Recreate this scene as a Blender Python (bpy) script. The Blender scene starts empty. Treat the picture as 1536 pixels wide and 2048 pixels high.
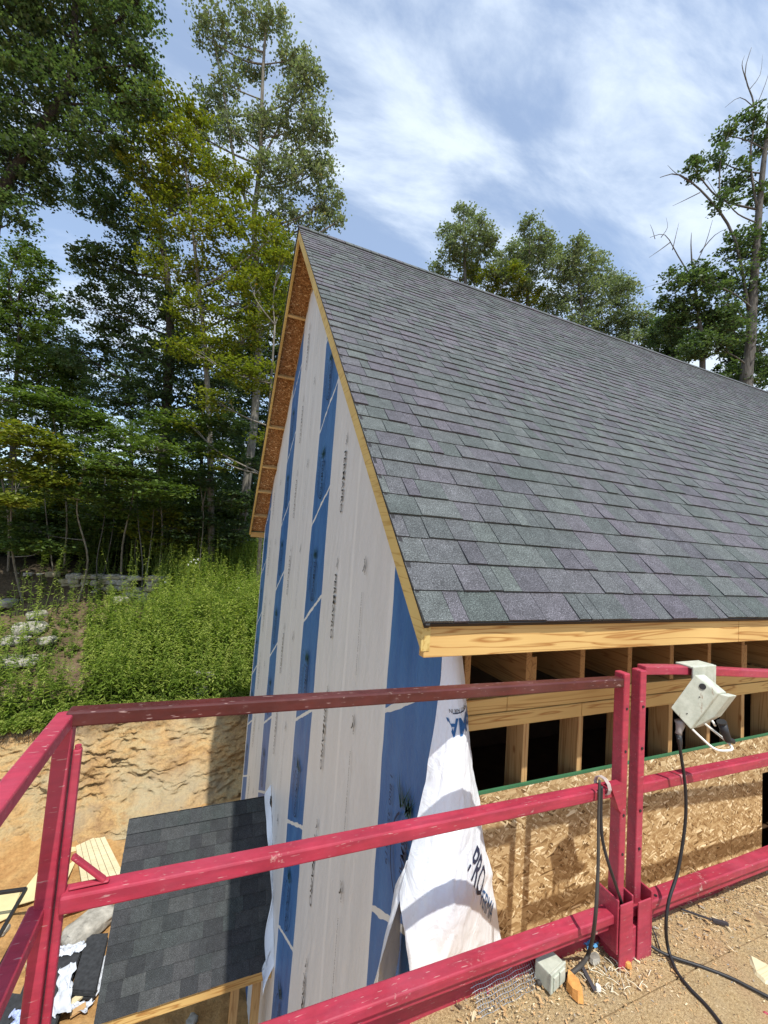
import bpy, math, random
import numpy as np
from mathutils import Vector, Matrix
random.seed(7); rng = np.random.default_rng(11)
S = bpy.context.scene; COL = S.collection
R_ = math.radians

# ------------------------------------------------------------------ camera
F = 809.78                       # focal length in pixels of a 1536-wide frame
YAW, PIT, ROL = R_(22.0954), R_(3.7186), R_(4.0570)
CAM = Vector((-0.7365, -1.3284, 0.2985))
fw = Vector((math.sin(YAW)*math.cos(PIT), math.cos(YAW)*math.cos(PIT), math.sin(PIT)))
r0 = Vector((math.cos(YAW), -math.sin(YAW), 0)); u0 = r0.cross(fw)
rt = r0*math.cos(ROL) + u0*math.sin(ROL); up = -r0*math.sin(ROL) + u0*math.cos(ROL)
cd = bpy.data.cameras.new('camera'); cam = bpy.data.objects.new('camera', cd); COL.objects.link(cam)
cd.sensor_fit = 'HORIZONTAL'; cd.sensor_width = 36; cd.lens = 36*F/1536; cd.clip_start = 0.02; cd.clip_end = 2000
M = Matrix((rt, up, -fw)).transposed().to_4x4(); M.translation = CAM; cam.matrix_world = M
S.camera = cam
def ray(px, py): return fw + rt*((px-768)/F) - up*((py-1024)/F)
def at(px, py, D): return CAM + ray(px, py)*D
def on(px, py, ax, v):
    d = ray(px, py); return CAM + d*((v-CAM[ax])/d[ax])

# ------------------------------------------------------------------ light
SUN_EL, SUN_X = R_(60.0), 0.03
sv = Vector((SUN_X, -math.cos(SUN_EL), math.sin(SUN_EL))).normalized()
sd = bpy.data.lights.new('sun', 'SUN'); sd.energy = 4.3; sd.angle = R_(0.55); sd.color = (1.0, .955, .88)
so = bpy.data.objects.new('sun', sd); COL.objects.link(so); so.rotation_euler = sv.to_track_quat('Z', 'Y').to_euler(); so.location = (0, 0, 40)
S.view_settings.view_transform = 'Standard'; S.view_settings.look = 'None'; S.view_settings.exposure = 0.35; S.view_settings.gamma = 1
S.view_settings.use_curve_mapping = False
W = bpy.data.worlds.new('World'); S.world = W; W.use_nodes = True
nt = W.node_tree; N = nt.nodes; L = nt.links; N.clear()
out = N.new('ShaderNodeOutputWorld'); bg = N.new('ShaderNodeBackground'); L.new(bg.outputs[0], out.inputs[0]); bg.inputs[1].default_value = 0.15
sky = N.new('ShaderNodeTexSky'); sky.sky_type = 'NISHITA'; sky.sun_disc = False; sky.sun_elevation = SUN_EL; sky.sun_rotation = R_(180)
sky.altitude = 200; sky.air_density = 1.0; sky.dust_density = 0.6; sky.ozone_density = 1.0
tc = N.new('ShaderNodeTexCoord')
def wmath(op, a, b=None):
    n = N.new('ShaderNodeMath'); n.operation = op
    for i, v in enumerate((a, b)):
        if v is None: continue
        if isinstance(v, (int, float)): n.inputs[i].default_value = v
        else: L.new(v, n.inputs[i])
    return n.outputs[0]
sx = N.new('ShaderNodeSeparateXYZ'); L.new(tc.outputs['Generated'], sx.inputs[0])
den = wmath('ADD', wmath('MAXIMUM', sx.outputs[2], 0.0), 0.22)
cx = N.new('ShaderNodeCombineXYZ'); L.new(wmath('DIVIDE', sx.outputs[0], den), cx.inputs[0]); L.new(wmath('DIVIDE', sx.outputs[1], den), cx.inputs[1])
mp = N.new('ShaderNodeMapping'); L.new(cx.outputs[0], mp.inputs[0]); mp.inputs['Rotation'].default_value = (0, 0, R_(28)); mp.inputs['Scale'].default_value = (0.75, 1.9, 1); mp.inputs['Location'].default_value = (3.1, 1.25, 0)
n1 = N.new('ShaderNodeTexNoise'); L.new(mp.outputs[0], n1.inputs[0]); n1.inputs['Scale'].default_value = 2.1; n1.inputs['Detail'].default_value = 9; n1.inputs['Roughness'].default_value = .6; n1.inputs['Distortion'].default_value = .4
n2 = N.new('ShaderNodeTexNoise'); L.new(mp.outputs[0], n2.inputs[0]); n2.inputs['Scale'].default_value = .55; n2.inputs['Detail'].default_value = 3
mr = N.new('ShaderNodeMapRange'); L.new(wmath('ADD', wmath('MULTIPLY', n1.outputs[0], .62), wmath('MULTIPLY', n2.outputs[0], .38)), mr.inputs[0])
mr.interpolation_type = 'SMOOTHSTEP'; mr.inputs[1].default_value = .43; mr.inputs[2].default_value = .61; mr.inputs[3].default_value = 0.26; mr.inputs[4].default_value = .95
mx = N.new('ShaderNodeMixRGB'); L.new(mr.outputs[0], mx.inputs[0]); mx.inputs[2].default_value = (4.9, 5.55, 6.4, 1)
hs = N.new('ShaderNodeMixRGB'); hs.blend_type = 'MULTIPLY'; hs.inputs[0].default_value = 1; hs.inputs[2].default_value = (1.03, 1.15, 1.22, 1)
L.new(sky.outputs[0], hs.inputs[1]); L.new(hs.outputs[0], mx.inputs[1]); L.new(mx.outputs[0], bg.inputs[0])

# ------------------------------------------------------------------ materials
class NM:
    def __init__(s, name, rough=.8, spec=.3):
        s.m = bpy.data.materials.new(name); s.m.use_nodes = True; s.t = s.m.node_tree; s.n = s.t.nodes; s.l = s.t.links
        s.b = s.n['Principled BSDF']; s.b.inputs['Roughness'].default_value = rough; s.b.inputs['Specular IOR Level'].default_value = spec
        s.tc = s.n.new('ShaderNodeTexCoord')
    def node(s, typ, **k):
        n = s.n.new(typ)
        for a, v in k.items(): setattr(n, a, v)
        return n
    def set(s, sock, v):
        if isinstance(v, bpy.types.NodeSocket): s.l.new(v, sock)
        elif isinstance(v, (tuple, list)) and len(v) == 3 and sock.type == 'RGBA': sock.default_value = (*v, 1)
        else: sock.default_value = v
    def map(s, scale=(1, 1, 1), rot=(0, 0, 0), loc=(0, 0, 0), src=None):
        n = s.node('ShaderNodeMapping'); s.set(n.inputs[0], src or s.tc.outputs['Object'])
        n.inputs['Scale'].default_value = scale; n.inputs['Rotation'].default_value = rot; n.inputs['Location'].default_value = loc
        return n.outputs[0]
    def noise(s, vec, scale, det=4, rough=.5, dist=0):
        n = s.node('ShaderNodeTexNoise'); s.set(n.inputs[0], vec); n.inputs['Scale'].default_value = scale; n.inputs['Detail'].default_value = det
        n.inputs['Roughness'].default_value = rough; n.inputs['Distortion'].default_value = dist; return n.outputs[0]
    def vor(s, vec, scale, feat='F1', rnd=1):
        n = s.node('ShaderNodeTexVoronoi', feature=feat); s.set(n.inputs[0], vec); n.inputs['Scale'].default_value = scale; n.inputs['Randomness'].default_value = rnd; return n
    def ramp(s, fac, stops, interp='LINEAR'):
        n = s.node('ShaderNodeValToRGB'); s.set(n.inputs[0], fac); cr = n.color_ramp; cr.interpolation = interp
        while len(cr.elements) < len(stops): cr.elements.new(.5)
        for e, (p, c) in zip(cr.elements, stops):
            e.position = p; e.color = (*c, 1) if len(c) == 3 else c
        return n.outputs[0]
    def mix(s, fac, a, b, mode='MIX'):
        n = s.node('ShaderNodeMixRGB', blend_type=mode); s.set(n.inputs[0], fac); s.set(n.inputs[1], a); s.set(n.inputs[2], b); return n.outputs[0]
    def math(s, op, a, b=0.0, c=0.0):
        n = s.node('ShaderNodeMath', operation=op)
        s.set(n.inputs[0], a); s.set(n.inputs[1], b); s.set(n.inputs[2], c); return n.outputs[0]
    def xyz(s, src=None):
        n = s.node('ShaderNodeSeparateXYZ'); s.set(n.inputs[0], src or s.tc.outputs['Object']); return n.outputs
    def attr(s, name):
        n = s.node('ShaderNodeAttribute', attribute_name=name); return n.outputs
    def color(s, c): s.set(s.b.inputs['Base Color'], c)
    def bump(s, h, strength=.5, dist=.01):
        n = s.node('ShaderNodeBump'); s.set(n.inputs['Height'], h); n.inputs['Strength'].default_value = strength; n.inputs['Distance'].default_value = dist
        s.l.new(n.outputs[0], s.b.inputs['Normal'])
G = (1, 1, 1)
def g(v): return (v, v, v)

def wood(name, axis, lo=(.34, .155, .04), hi=(.66, .45, .17), dark=(.25, .11, .035), sc=1.0):
    k = NM(name, .62, .25); scl = [22, 22, 22]; scl[axis] = 1.1
    v = k.map(tuple(x*sc for x in scl), (R_(7), R_(5), R_(9)), (axis*.7, .3, .2))
    n = k.noise(v, .55, 3, .5, .5)
    rings = k.math('FRACT', k.math('MULTIPLY', n, 9.0))
    grain = k.ramp(rings, [(0, hi), (.62, hi), (.86, lo), (1, hi)])
    f = k.noise(k.map(tuple((160 if i != axis else 3)*sc for i in range(3))), 1, 2)
    c = k.mix(.12, grain, k.ramp(f, [(.3, lo), (.7, hi)]))
    kv = [5, 5, 5]; kv[axis] = 2.6
    vo = k.vor(k.map(tuple(kv)), 1); kn = k.ramp(vo.outputs['Distance'], [(0, g(1)), (.055, g(1)), (.09, g(0))])
    c = k.mix(kn, c, dark)
    big = k.noise(k.map((1.3, 1.3, 1.3)), 1, 2); c = k.mix(k.ramp(big, [(.35, g(0)), (.75, g(.45))]), c, (lo[0]*.85, lo[1]*.8, lo[2]*.8))
    k.color(c); k.bump(rings, .15, .002); return k.m
WX, WY, WZ = wood('pine_x', 0), wood('pine_y', 1, (.40, .26, .10), (.62, .45, .22)), wood('pine_z', 2, (.3, .16, .06), (.52, .34, .15))
WXw = wood('plank_pale', 0, (.5, .42, .24), (.66, .58, .38), (.35, .25, .12))
def osb(name, a=(.33, .19, .07), b=(.66, .48, .24), c3=(.8, .66, .4), ax=1, bumps=.6):
    k = NM(name, .7, .25); cols = []
    for i, (rot, s) in enumerate((((.3, .85, .1), 1), ((-.6, -.5, .3), 1.15), ((-.2, .12, -.2), .85))):
        v = k.map((16*s, 52*s, 90*s), src=k.map(G, rot, (i*3.1, i, 0)))
        vo = k.vor(v, 1); cols.append(k.node('ShaderNodeSeparateXYZ')); k.set(cols[-1].inputs[0], vo.outputs['Color'])
    sel = k.noise(k.map((38, 38, 38)), 1, 1)
    m1 = k.mix(k.math('GREATER_THAN', sel, .47), cols[0].outputs[0], cols[1].outputs[0])
    m2 = k.mix(k.math('GREATER_THAN', k.noise(k.map((17, 17, 17), loc=(4, 4, 4)), 1, 1), .55), m1, cols[2].outputs[1])
    col = k.ramp(m2, [(0, (a[0]*.4, a[1]*.35, a[2]*.3)), (.1, a), (.4, tuple(.5*(p+q) for p, q in zip(a, b))), (.65, b), (.9, c3), (1, (.86, .74, .5))])
    col = k.mix(.12, col, k.ramp(k.noise(k.map((300, 300, 60)), 1, 2), [(.3, g(.2)), (.7, g(.7))]), 'OVERLAY')
    k.color(col); k.bump(m2, bumps, .004); return k.m
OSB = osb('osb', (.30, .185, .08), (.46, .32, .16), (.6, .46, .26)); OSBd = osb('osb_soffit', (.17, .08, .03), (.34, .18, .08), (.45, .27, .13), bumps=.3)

def shingle_mat(name, cols, dark=1.0):
    k = NM(name, .88, .35); t = k.attr('tint')[2]
    c = k.ramp(t, [(i/(len(cols)-1), tuple(x*dark for x in cc)) for i, cc in enumerate(cols)])
    o = k.tc.outputs['Object']
    gr = k.noise(k.map((1, 1, 1)), 210, 3, .85); c = k.mix(1, c, k.ramp(gr, [(.3, g(.2)), (.5, g(.75)), (.6, g(1.5)), (.7, g(3.0))]), 'MULTIPLY')
    pt = k.noise(k.map((1, 1, 1)), 14, 3, .6); c = k.mix(.7, c, k.ramp(pt, [(.3, g(.72)), (.7, g(1.28))]), 'MULTIPLY')
    bigp = k.noise(k.map((1, 1, 1)), 1.1, 3, .5); c = k.mix(.6, c, k.ramp(bigp, [(.3, (.85, .92, .88)), (.7, (1.15, 1.08, 1.15))]), 'MULTIPLY')
    k.color(c); k.bump(gr, .7, .003); return k.m
SH = shingle_mat('shingle_granules', [(.074, .075, .086), (.104, .099, .113), (.078, .092, .088), (.082, .09, .092), (.104, .118, .113), (.096, .09, .106), (.062, .068, .072)])
SHp = shingle_mat('porch_shingle_granules', [(.036, .039, .042), (.05, .055, .056), (.042, .05, .05), (.03, .032, .035), (.046, .048, .05), (.058, .062, .062)])
def plain(name, c, rough=.7, spec=.3, var=.15, vs=8, bump=0, metal=0):
    k = NM(name, rough, spec); n = k.noise(k.map(G), vs, 5, .6)
    k.color(k.ramp(n, [(.25, tuple(x*(1-var) for x in c)), (.75, tuple(min(1, x*(1+var)) for x in c))]))
    k.b.inputs['Metallic'].default_value = metal
    if bump: k.bump(n, bump, .01)
    return k.m
def red_paint(name, base, rust, amt, chip):
    k = NM(name, .42, .45); n = k.noise(k.map(G), 6, 6, .65); n2 = k.noise(k.map(G), 45, 4, .7); n3 = k.noise(k.map((9, 60, 60)), 1, 3)
    c = k.mix(k.ramp(n, [(.35, g(0)), (.7, g(amt))]), base, rust)
    c = k.mix(k.ramp(n3, [(.4, g(0)), (.65, g(.5))]), c, (base[0]*.5, base[1]*.6, base[2]*.6))
    c = k.mix(k.ramp(k.noise(k.map((1, 1, 1), loc=(2, 5, 1)), 2.6, 5, .7), [(.5, g(0)), (.72, g(.45))]), c, tuple(min(.4, v*1.25+.03) for v in base))
    sc_ = k.noise(k.map((25, 220, 220), (0, R_(12), R_(20))), 1, 2); c = k.mix(k.ramp(sc_, [(.68, g(0)), (.72, g(.5))]), c, (.55, .4, .36))
    c = k.mix(k.ramp(n2, [(.7, g(0)), (.76, g(chip))]), c, (.5, .36, .32))
    c = k.mix(k.ramp(k.math('MULTIPLY', n, n2), [(.37, g(0)), (.47, g(chip))]), c, (.62, .5, .42))
    k.color(c); k.set(k.b.inputs['Roughness'], k.ramp(n2, [(.3, g(.35)), (.7, g(.62))])); k.bump(n2, .25, .002); return k.m
RED = red_paint('red_paint', (.41, .036, .068), (.22, .018, .028), .7, .6)
RUST = red_paint('weathered_red_paint', (.085, .014, .012), (.05, .012, .01), .8, .35)
BLACK = plain('black_rubber', (.02, .02, .022), .5, .4, .2, 30)
FELT = plain('black_drip_edge', (.015, .015, .017), .6)
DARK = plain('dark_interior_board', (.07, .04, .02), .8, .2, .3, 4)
GREEN = plain('green_edge_seal', (.04, .14, .065), .7)
GREYBOX = None
k = NM('grey_enclosure_paint', .5, .35); n = k.noise(k.map(G), 22, 6, .7); c = k.ramp(n, [(.3, (.34, .36, .29)), (.55, (.46, .48, .4)), (.8, (.55, .57, .48))])
c = k.mix(k.ramp(k.noise(k.map((40, 40, 12)), 1, 4, .7), [(.62, g(0)), (.7, g(.7))]), c, (.2, .1, .05)); k.color(c); k.bump(n, .1, .002); GREYBOX = k.m
WHITEP = plain('white_steel', (.75, .75, .68), .4, .4, .1, 20)

# wrap: grey white film with printed blue bands every 2.6 m
def wrap_mat(name, bands=True, white=(.61, .625, .625)):
    k = NM(name, .48, .35); x, y, z = k.xyz()
    fib = k.noise(k.map((60, 60, 22)), 1, 4, .6); mid = k.noise(k.map((3, 5, 1.2)), 1, 3)
    c = k.mix(.35, white, k.ramp(mid, [(.3, tuple(v*.78 for v in white)), (.7, tuple(v*1.12 for v in white))]))
    c = k.mix(.3, c, k.ramp(fib, [(.35, tuple(v*.93 for v in white)), (.65, tuple(min(.88, v*1.06) for v in white))]))
    if bands:
        wob = k.math('MULTIPLY', k.math('SUBTRACT', k.noise(k.map((0, 0, 2.2)), 1, 3), .5), .03)
        yy = k.math('MODULO', k.math('ADD', k.math('ADD', y, wob), 20.8-.31), 2.6)      # 0 .. 2.6, band from 0 to .75
        inb = k.math('LESS_THAN', yy, .75)
        zz = k.math('ADD', k.math('ADD', z, k.math('MULTIPLY', yy, .56)), 20 - .34 + .0)
        sl = k.math('LESS_THAN', k.math('ABSOLUTE', k.math('SUBTRACT', k.math('MODULO', zz, 1.17), .585)), k.math('MULTIPLY', k.math('ADD', k.noise(k.map((0, 9, 4)), 1, 2), .15), .03))
        blue = k.mix(k.ramp(mid, [(.3, g(0)), (.7, g(1))]), (.024, .095, .28), (.05, .16, .38))
        blue = k.mix(k.ramp(fib, [(.4, g(0)), (.8, g(.28))]), blue, (.08, .22, .42))
        blue = k.mix(sl, blue, (.62, .64, .62))
        edge = k.ramp(k.math('ABSOLUTE', k.math('SUBTRACT', yy, .775)), [(0, g(.5)), (.03, g(.5)), (.045, g(0))])
        c = k.mix(edge, c, (.7, .72, .71))
        sm = k.ramp(k.math('ABSOLUTE', k.math('SUBTRACT', yy, 1.62)), [(0, g(.55)), (.022, g(.55)), (.034, g(0))])
        c = k.mix(sm, c, (.72, .73, .72))
        c = k.mix(inb, c, blue)
    k.color(c)
    wv = k.noise(k.map((14, 11, 4.5), (R_(14), 0, 0)), 1, 4, .6, .6)
    if not bands:
        cr = k.math('ABSOLUTE', k.math('SUBTRACT', k.noise(k.map((9, 9, 9)), 1, 4, .6, .8), .5)); wv = k.math('ADD', k.math('MULTIPLY', wv, .25), k.math('MULTIPLY', k.ramp(cr, [(0, g(1)), (.22, g(0))]), .35))
    k.bump(wv, .75 if bands else .45, .012)
    return k.m
WRAP = wrap_mat('house_wrap_film'); FLAP = wrap_mat('loose_wrap_film', False, (.74, .78, .83))
INK = plain('black_ink', (.035, .035, .035), .6); INKB = plain('blue_ink', (.02, .10, .26), .6); INKN = plain('navy_ink', (.02, .03, .07), .6)
INKD = plain('dark_blue_ink', (.008, .025, .075), .6); INKG = plain('green_ink', (.01, .06, .05), .6)

# earth
def earth(name, stops, ns=.6, bs=1.0, detail=20):
    k = NM(name, .95, .1); o = k.map(G)
    a = k.noise(o, ns, 5, .6); b = k.noise(o, detail, 6, .7); d = k.noise(k.map((1.2, 1.2, 5)), 1.4, 6, .65, .6)
    c = k.ramp(k.math('ADD', k.math('MULTIPLY', a, .5), k.math('MULTIPLY', d, .5)), stops)
    c = k.mix(.65, c, k.ramp(b, [(.3, g(.55)), (.5, g(1)), (.7, g(1.3))]), 'MULTIPLY')
    return k, c, b, d
k, c, b, d = earth('bank_clay', [(.3, (.20, .10, .04)), (.42, (.34, .21, .10)), (.5, (.46, .29, .125)), (.58, (.43, .32, .165)), (.68, (.34, .18, .07))])
x, y, z = k.xyz(); top = k.ramp(k.math('ADD', z, k.math('MULTIPLY', k.noise(k.map((2, 2, 2)), 1, 5, .6), 1.2)), [(0, g(0)), (1, g(0))])
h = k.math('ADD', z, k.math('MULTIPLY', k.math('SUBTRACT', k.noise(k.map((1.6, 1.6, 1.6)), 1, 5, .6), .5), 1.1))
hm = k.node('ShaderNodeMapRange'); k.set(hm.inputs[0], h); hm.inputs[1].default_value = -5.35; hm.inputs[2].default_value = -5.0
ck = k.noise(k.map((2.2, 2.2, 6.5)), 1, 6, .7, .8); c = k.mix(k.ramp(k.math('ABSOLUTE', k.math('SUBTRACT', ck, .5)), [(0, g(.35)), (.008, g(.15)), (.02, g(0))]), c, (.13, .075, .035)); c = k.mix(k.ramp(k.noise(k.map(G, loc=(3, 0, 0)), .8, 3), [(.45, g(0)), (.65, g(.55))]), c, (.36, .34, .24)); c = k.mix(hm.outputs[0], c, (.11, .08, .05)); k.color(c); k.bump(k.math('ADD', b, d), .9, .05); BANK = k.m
k, c, b, d = earth('pit_clay', [(.35, (.30, .15, .055)), (.5, (.42, .25, .10)), (.62, (.34, .22, .11)), (.72, (.4, .32, .19))], .5, 1, 14); k.color(c); k.bump(b, .8, .04); CLAY = k.m
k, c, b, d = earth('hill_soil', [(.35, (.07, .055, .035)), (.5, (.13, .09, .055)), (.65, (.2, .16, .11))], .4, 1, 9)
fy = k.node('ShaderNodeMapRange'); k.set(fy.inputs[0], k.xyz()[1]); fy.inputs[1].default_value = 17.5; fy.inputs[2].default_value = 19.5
c = k.mix(fy.outputs[0], c, (.035, .028, .018)); k.color(c); k.bump(b, .8, .05); SOIL = k.m  # dark leaf litter beyond the weeds, with the trees' shade put into its colour
STONE = plain('pale_stone', (.33, .31, .265), .9, .1, .45, 9, .9); 

def leaf_mat(name, stops, trans=.35):
    k = NM(name, .5, .35); t = k.attr('tint')[2]; c = k.ramp(t, stops); k.color(c)
    tr = k.node('ShaderNodeBsdfTranslucent'); k.set(tr.inputs[0], k.mix(1, c, (1.1, 1.25, .5), 'MULTIPLY'))
    ms = k.node('ShaderNodeMixShader'); ms.inputs[0].default_value = trans
    k.l.new(k.b.outputs[0], ms.inputs[1]); k.l.new(tr.outputs[0], ms.inputs[2]); k.l.new(ms.outputs[0], k.n['Material Output'].inputs[0]); return k.m
LF_D = leaf_mat('leaf_dark', [(0, (.036, .062, .03)), (.6, (.085, .13, .058)), (1, (.17, .22, .10))], .4)
LF_M = leaf_mat('leaf_mid', [(0, (.042, .075, .02)), (.6, (.10, .155, .035)), (1, (.20, .25, .06))])
LF_Y = leaf_mat('leaf_yellowgreen', [(0, (.06, .085, .014)), (.5, (.16, .19, .022)), (.9, (.28, .28, .04)), (1, (.30, .18, .04))])
LF_P = leaf_mat('leaf_pale', [(0, (.10, .125, .08)), (.6, (.20, .24, .15)), (.9, (.31, .34, .23)), (1, (.36, .25, .16))])
LF_W = leaf_mat('leaf_weed', [(0, (.07, .115, .02)), (.5, (.19, .27, .045)), (1, (.40, .44, .12))], .45)
def bark(name, a, b_):
    k = NM(name, .9, .15); n = k.noise(k.map((14, 14, 2.5)), 1, 5, .7); k.color(k.ramp(n, [(.3, a), (.7, b_)])); k.bump(n, .9, .03); return k.m
BK_D = bark('bark_dark', (.02, .017, .015), (.075, .065, .055)); BK_L = bark('bark_light', (.09, .08, .065), (.26, .24, .2)); BK_G = bark('bark_grey', (.06, .055, .05), (.17, .16, .145))

# ------------------------------------------------------------------ object helpers
def tag(o, label=None, cat=None, group=None, kind=None):
    if label: o['label'] = label
    if cat: o['category'] = cat
    if group: o['group'] = group
    if kind: o['kind'] = kind
    return o
def empty(name, loc=(0, 0, 0), label=None, cat=None, group=None):
    o = bpy.data.objects.new(name, None); COL.objects.link(o); o.location = loc; o.empty_display_size = .1
    return tag(o, label, cat, group)
def link(name, me, parent=None):
    o = bpy.data.objects.new(name, me); COL.objects.link(o)
    if parent is not None:
        o.parent = parent; o.matrix_parent_inverse = Matrix.Translation(-Vector(parent.location))
    return o
class MB:
    def __init__(s): s.v = []; s.f = []; s.t = []
    def add(s, vs, fs, t=.5):
        n = len(s.v); s.v += [tuple(v) for v in vs]; s.f += [tuple(i+n for i in f) for f in fs]; s.t += [t]*len(vs); return s
    def box(s, a, b, t=.5):
        (x0, y0, z0), (x1, y1, z1) = a, b
        return s.hexa([(x0, y0, z0), (x1, y0, z0), (x1, y1, z0), (x0, y1, z0), (x0, y0, z1), (x1, y0, z1), (x1, y1, z1), (x0, y1, z1)], t)
    def hexa(s, v, t=.5): return s.add(v, [(0, 3, 2, 1), (4, 5, 6, 7), (0, 1, 5, 4), (1, 2, 6, 5), (2, 3, 7, 6), (3, 0, 4, 7)], t)
    def bar(s, a, b, w, h, upv=(0, 0, 1), t=.5, cen=True):
        a, b = Vector(a), Vector(b); d = (b-a).normalized(); sd_ = d.cross(Vector(upv)).normalized(); u = sd_.cross(d)
        o = [(-w/2, -h/2), (w/2, -h/2), (w/2, h/2), (-w/2, h/2)]
        return s.hexa([a+sd_*p+u*q for p, q in o]+[b+sd_*p+u*q for p, q in o], t)
    def tube(s, pts, rad, n=6, t=.5, cap=True):
        pts = [Vector(p) for p in pts]; 
        if isinstance(rad, (int, float)): rad = [rad]*len(pts)
        base = len(s.v); prev = None
        for i, p in enumerate(pts):
            d = (pts[min(i+1, len(pts)-1)]-pts[max(i-1, 0)]).normalized()
            ref = Vector((0, 0, 1)) if abs(d.z) < .9 else Vector((1, 0, 0))
            a = d.cross(ref).normalized() if prev is None else (prev - d*prev.dot(d)).normalized(); prev = a; b = d.cross(a)
            for j in range(n):
                q = 2*math.pi*j/n; s.v.append(tuple(p+(a*math.cos(q)+b*math.sin(q))*rad[i])); s.t.append(t)
        for i in range(len(pts)-1):
            for j in range(n):
                k2 = (j+1) % n; s.f.append((base+i*n+j, base+i*n+k2, base+(i+1)*n+k2, base+(i+1)*n+j))
        if cap:
            s.f.append(tuple(base+j for j in range(n))[::-1]); s.f.append(tuple(base+(len(pts)-1)*n+j for j in range(n)))
        return s
    def mesh(s, name, mat, smooth=False):
        me = bpy.data.meshes.new(name); me.from_pydata(s.v, [], s.f); me.materials.append(mat)
        a = me.attributes.new('tint', 'FLOAT', 'POINT'); a.data.foreach_set('value', np.array(s.t, dtype=np.float32))
        if smooth: me.polygons.foreach_set('use_smooth', [True]*len(me.polygons))
        me.update(); return me
    def build(s, name, mat, parent=None, smooth=False, bevel=0):
        o = link(name, s.mesh(name, mat, smooth), parent)
        if bevel:
            m = o.modifiers.new('bevel', 'BEVEL'); m.width = bevel; m.segments = 2; m.limit_method = 'ANGLE'
        return o
def np_mesh(name, V, Fq, mat, tint=None, smooth=False):
    me = bpy.data.meshes.new(name); V = np.asarray(V, np.float32); Fq = np.asarray(Fq, np.int32); nf, k_ = Fq.shape
    me.vertices.add(len(V)); me.vertices.foreach_set('co', V.ravel()); me.loops.add(nf*k_); me.loops.foreach_set('vertex_index', Fq.ravel())
    me.polygons.add(nf); me.polygons.foreach_set('loop_start', np.arange(nf, dtype=np.int32)*k_); me.polygons.foreach_set('loop_total', np.full(nf, k_, np.int32))
    if tint is not None:
        a = me.attributes.new('tint', 'FLOAT', 'POINT'); a.data.foreach_set('value', np.asarray(tint, np.float32))
    if smooth: me.polygons.foreach_set('use_smooth', np.ones(nf, bool))
    me.materials.append(mat); me.update(calc_edges=True); return me
def vnoise(x, y, z, seed=0):                                   # smooth value noise, vectorised, about -1..1
    x, y, z = np.broadcast_arrays(np.asarray(x, float), y, z); xi, yi, zi = np.floor(x).astype(np.int64), np.floor(y).astype(np.int64), np.floor(z).astype(np.int64)
    fx, fy, fz = x-xi, y-yi, z-zi; fx, fy, fz = (t*t*(3-2*t) for t in (fx, fy, fz))
    def hsh(a, b, c):
        h = (a*374761393 + b*668265263 + c*2147483647 + seed*1274126177) & 0xffffffff; h = ((h ^ (h >> 13))*1274126177) & 0xffffffff; return ((h ^ (h >> 16)) & 0xffff)/32767.5-1
    r = 0
    for dx in (0, 1):
        for dy in (0, 1):
            for dz in (0, 1):
                r = r + hsh(xi+dx, yi+dy, zi+dz)*(fx if dx else 1-fx)*(fy if dy else 1-fy)*(fz if dz else 1-fz)
    return r
def fbm(x, y, z, o=4, seed=0):
    r = 0; a = 1
    for i in range(o): r = r + a*vnoise(x*2**i, y*2**i, z*2**i, seed+i); a *= .5
    return r
def grid_faces(nu, nv):
    i = np.arange((nu-1)*(nv-1)); a = (i//(nv-1))*nv + i % (nv-1); return np.stack([a, a+nv, a+nv+1, a+1], 1)

# ------------------------------------------------------------------ terrain
GZ = -7.0
def hill(x, y):
    y = np.asarray(y, float); x = np.asarray(x, float)
    z = np.where(y < 20, -5.0+.41*(y-12), -1.72+.05*(y-20)); z = z + .12*vnoise(x*.9, y*.9, 0, 5) + .28*vnoise(x*.3, y*.3, 0, 6)*np.clip((y-11.5)/3, 0, 1)
    return z - .35*np.clip((y-11.6)/.5, 0, 1)*0
def edge_z(x): return hill(x, 11.9*np.ones_like(x))
def spaced(breaks): return np.concatenate([np.linspace(a, b, n, endpoint=False) for a, b, n in breaks]+[[breaks[-1][1]]])
xs = spaced([(-160, -14, 14), (-14, -8, 20), (-8, 3, 240), (3, 14, 30), (14, 160, 14)])
# pit floor
ys = spaced([(-160, -4, 8), (-4, 3, 14), (3, 10.1, 110)])
X, Y = np.meshgrid(xs, ys, indexing='ij'); Z = GZ + .05*fbm(X*1.3, Y*1.3, 0, 4, 2)*(np.abs(X) < 20) + .06*np.clip(vnoise(X*5, Y*5, 0, 9), 0, 1)*(np.abs(X) < 20) + .3*np.clip((Y-8.6)/1.5, 0, 1)**2
tag(link('pit_floor', np_mesh('pit_floor', np.stack([X, Y, Z], -1).reshape(-1, 3), grid_faces(*X.shape), CLAY, smooth=True)), kind='structure')
# bank face (cut earth), parameter v from the foot to the lip
vs = np.linspace(0, 1, 90)
X, Vv = np.meshgrid(xs, vs, indexing='ij'); foot = GZ+.12; lip = edge_z(X)
Zb = foot + (lip-foot)*Vv; Yb = 9.75 + .25*vnoise(X*.6, 0, 0, 17) + 2.15*Vv**.75
rel = .20*fbm(X*.9, Zb*1.6, 0, 3, 21) + .15*np.abs(fbm(X*3.1, Zb*6.5, 1, 4, 31))*np.clip(.55+.9*vnoise(X*.7, Zb*.9, 5, 33), .1, 1.3) + .05*fbm(X*9, Zb*16, 2, 3, 41) + .10*np.round(fbm(X*.8, Zb*3.4, 3, 2, 51)*2)/2
m_ = np.clip(1-Vv**8, 0, 1)*np.clip(Vv*12, 0, 1)*(np.abs(X) < 16)
Yb = Yb + rel*m_; Zb = Zb + .06*fbm(X*4, Yb*2, Vv*7, 3, 61)*m_
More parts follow.
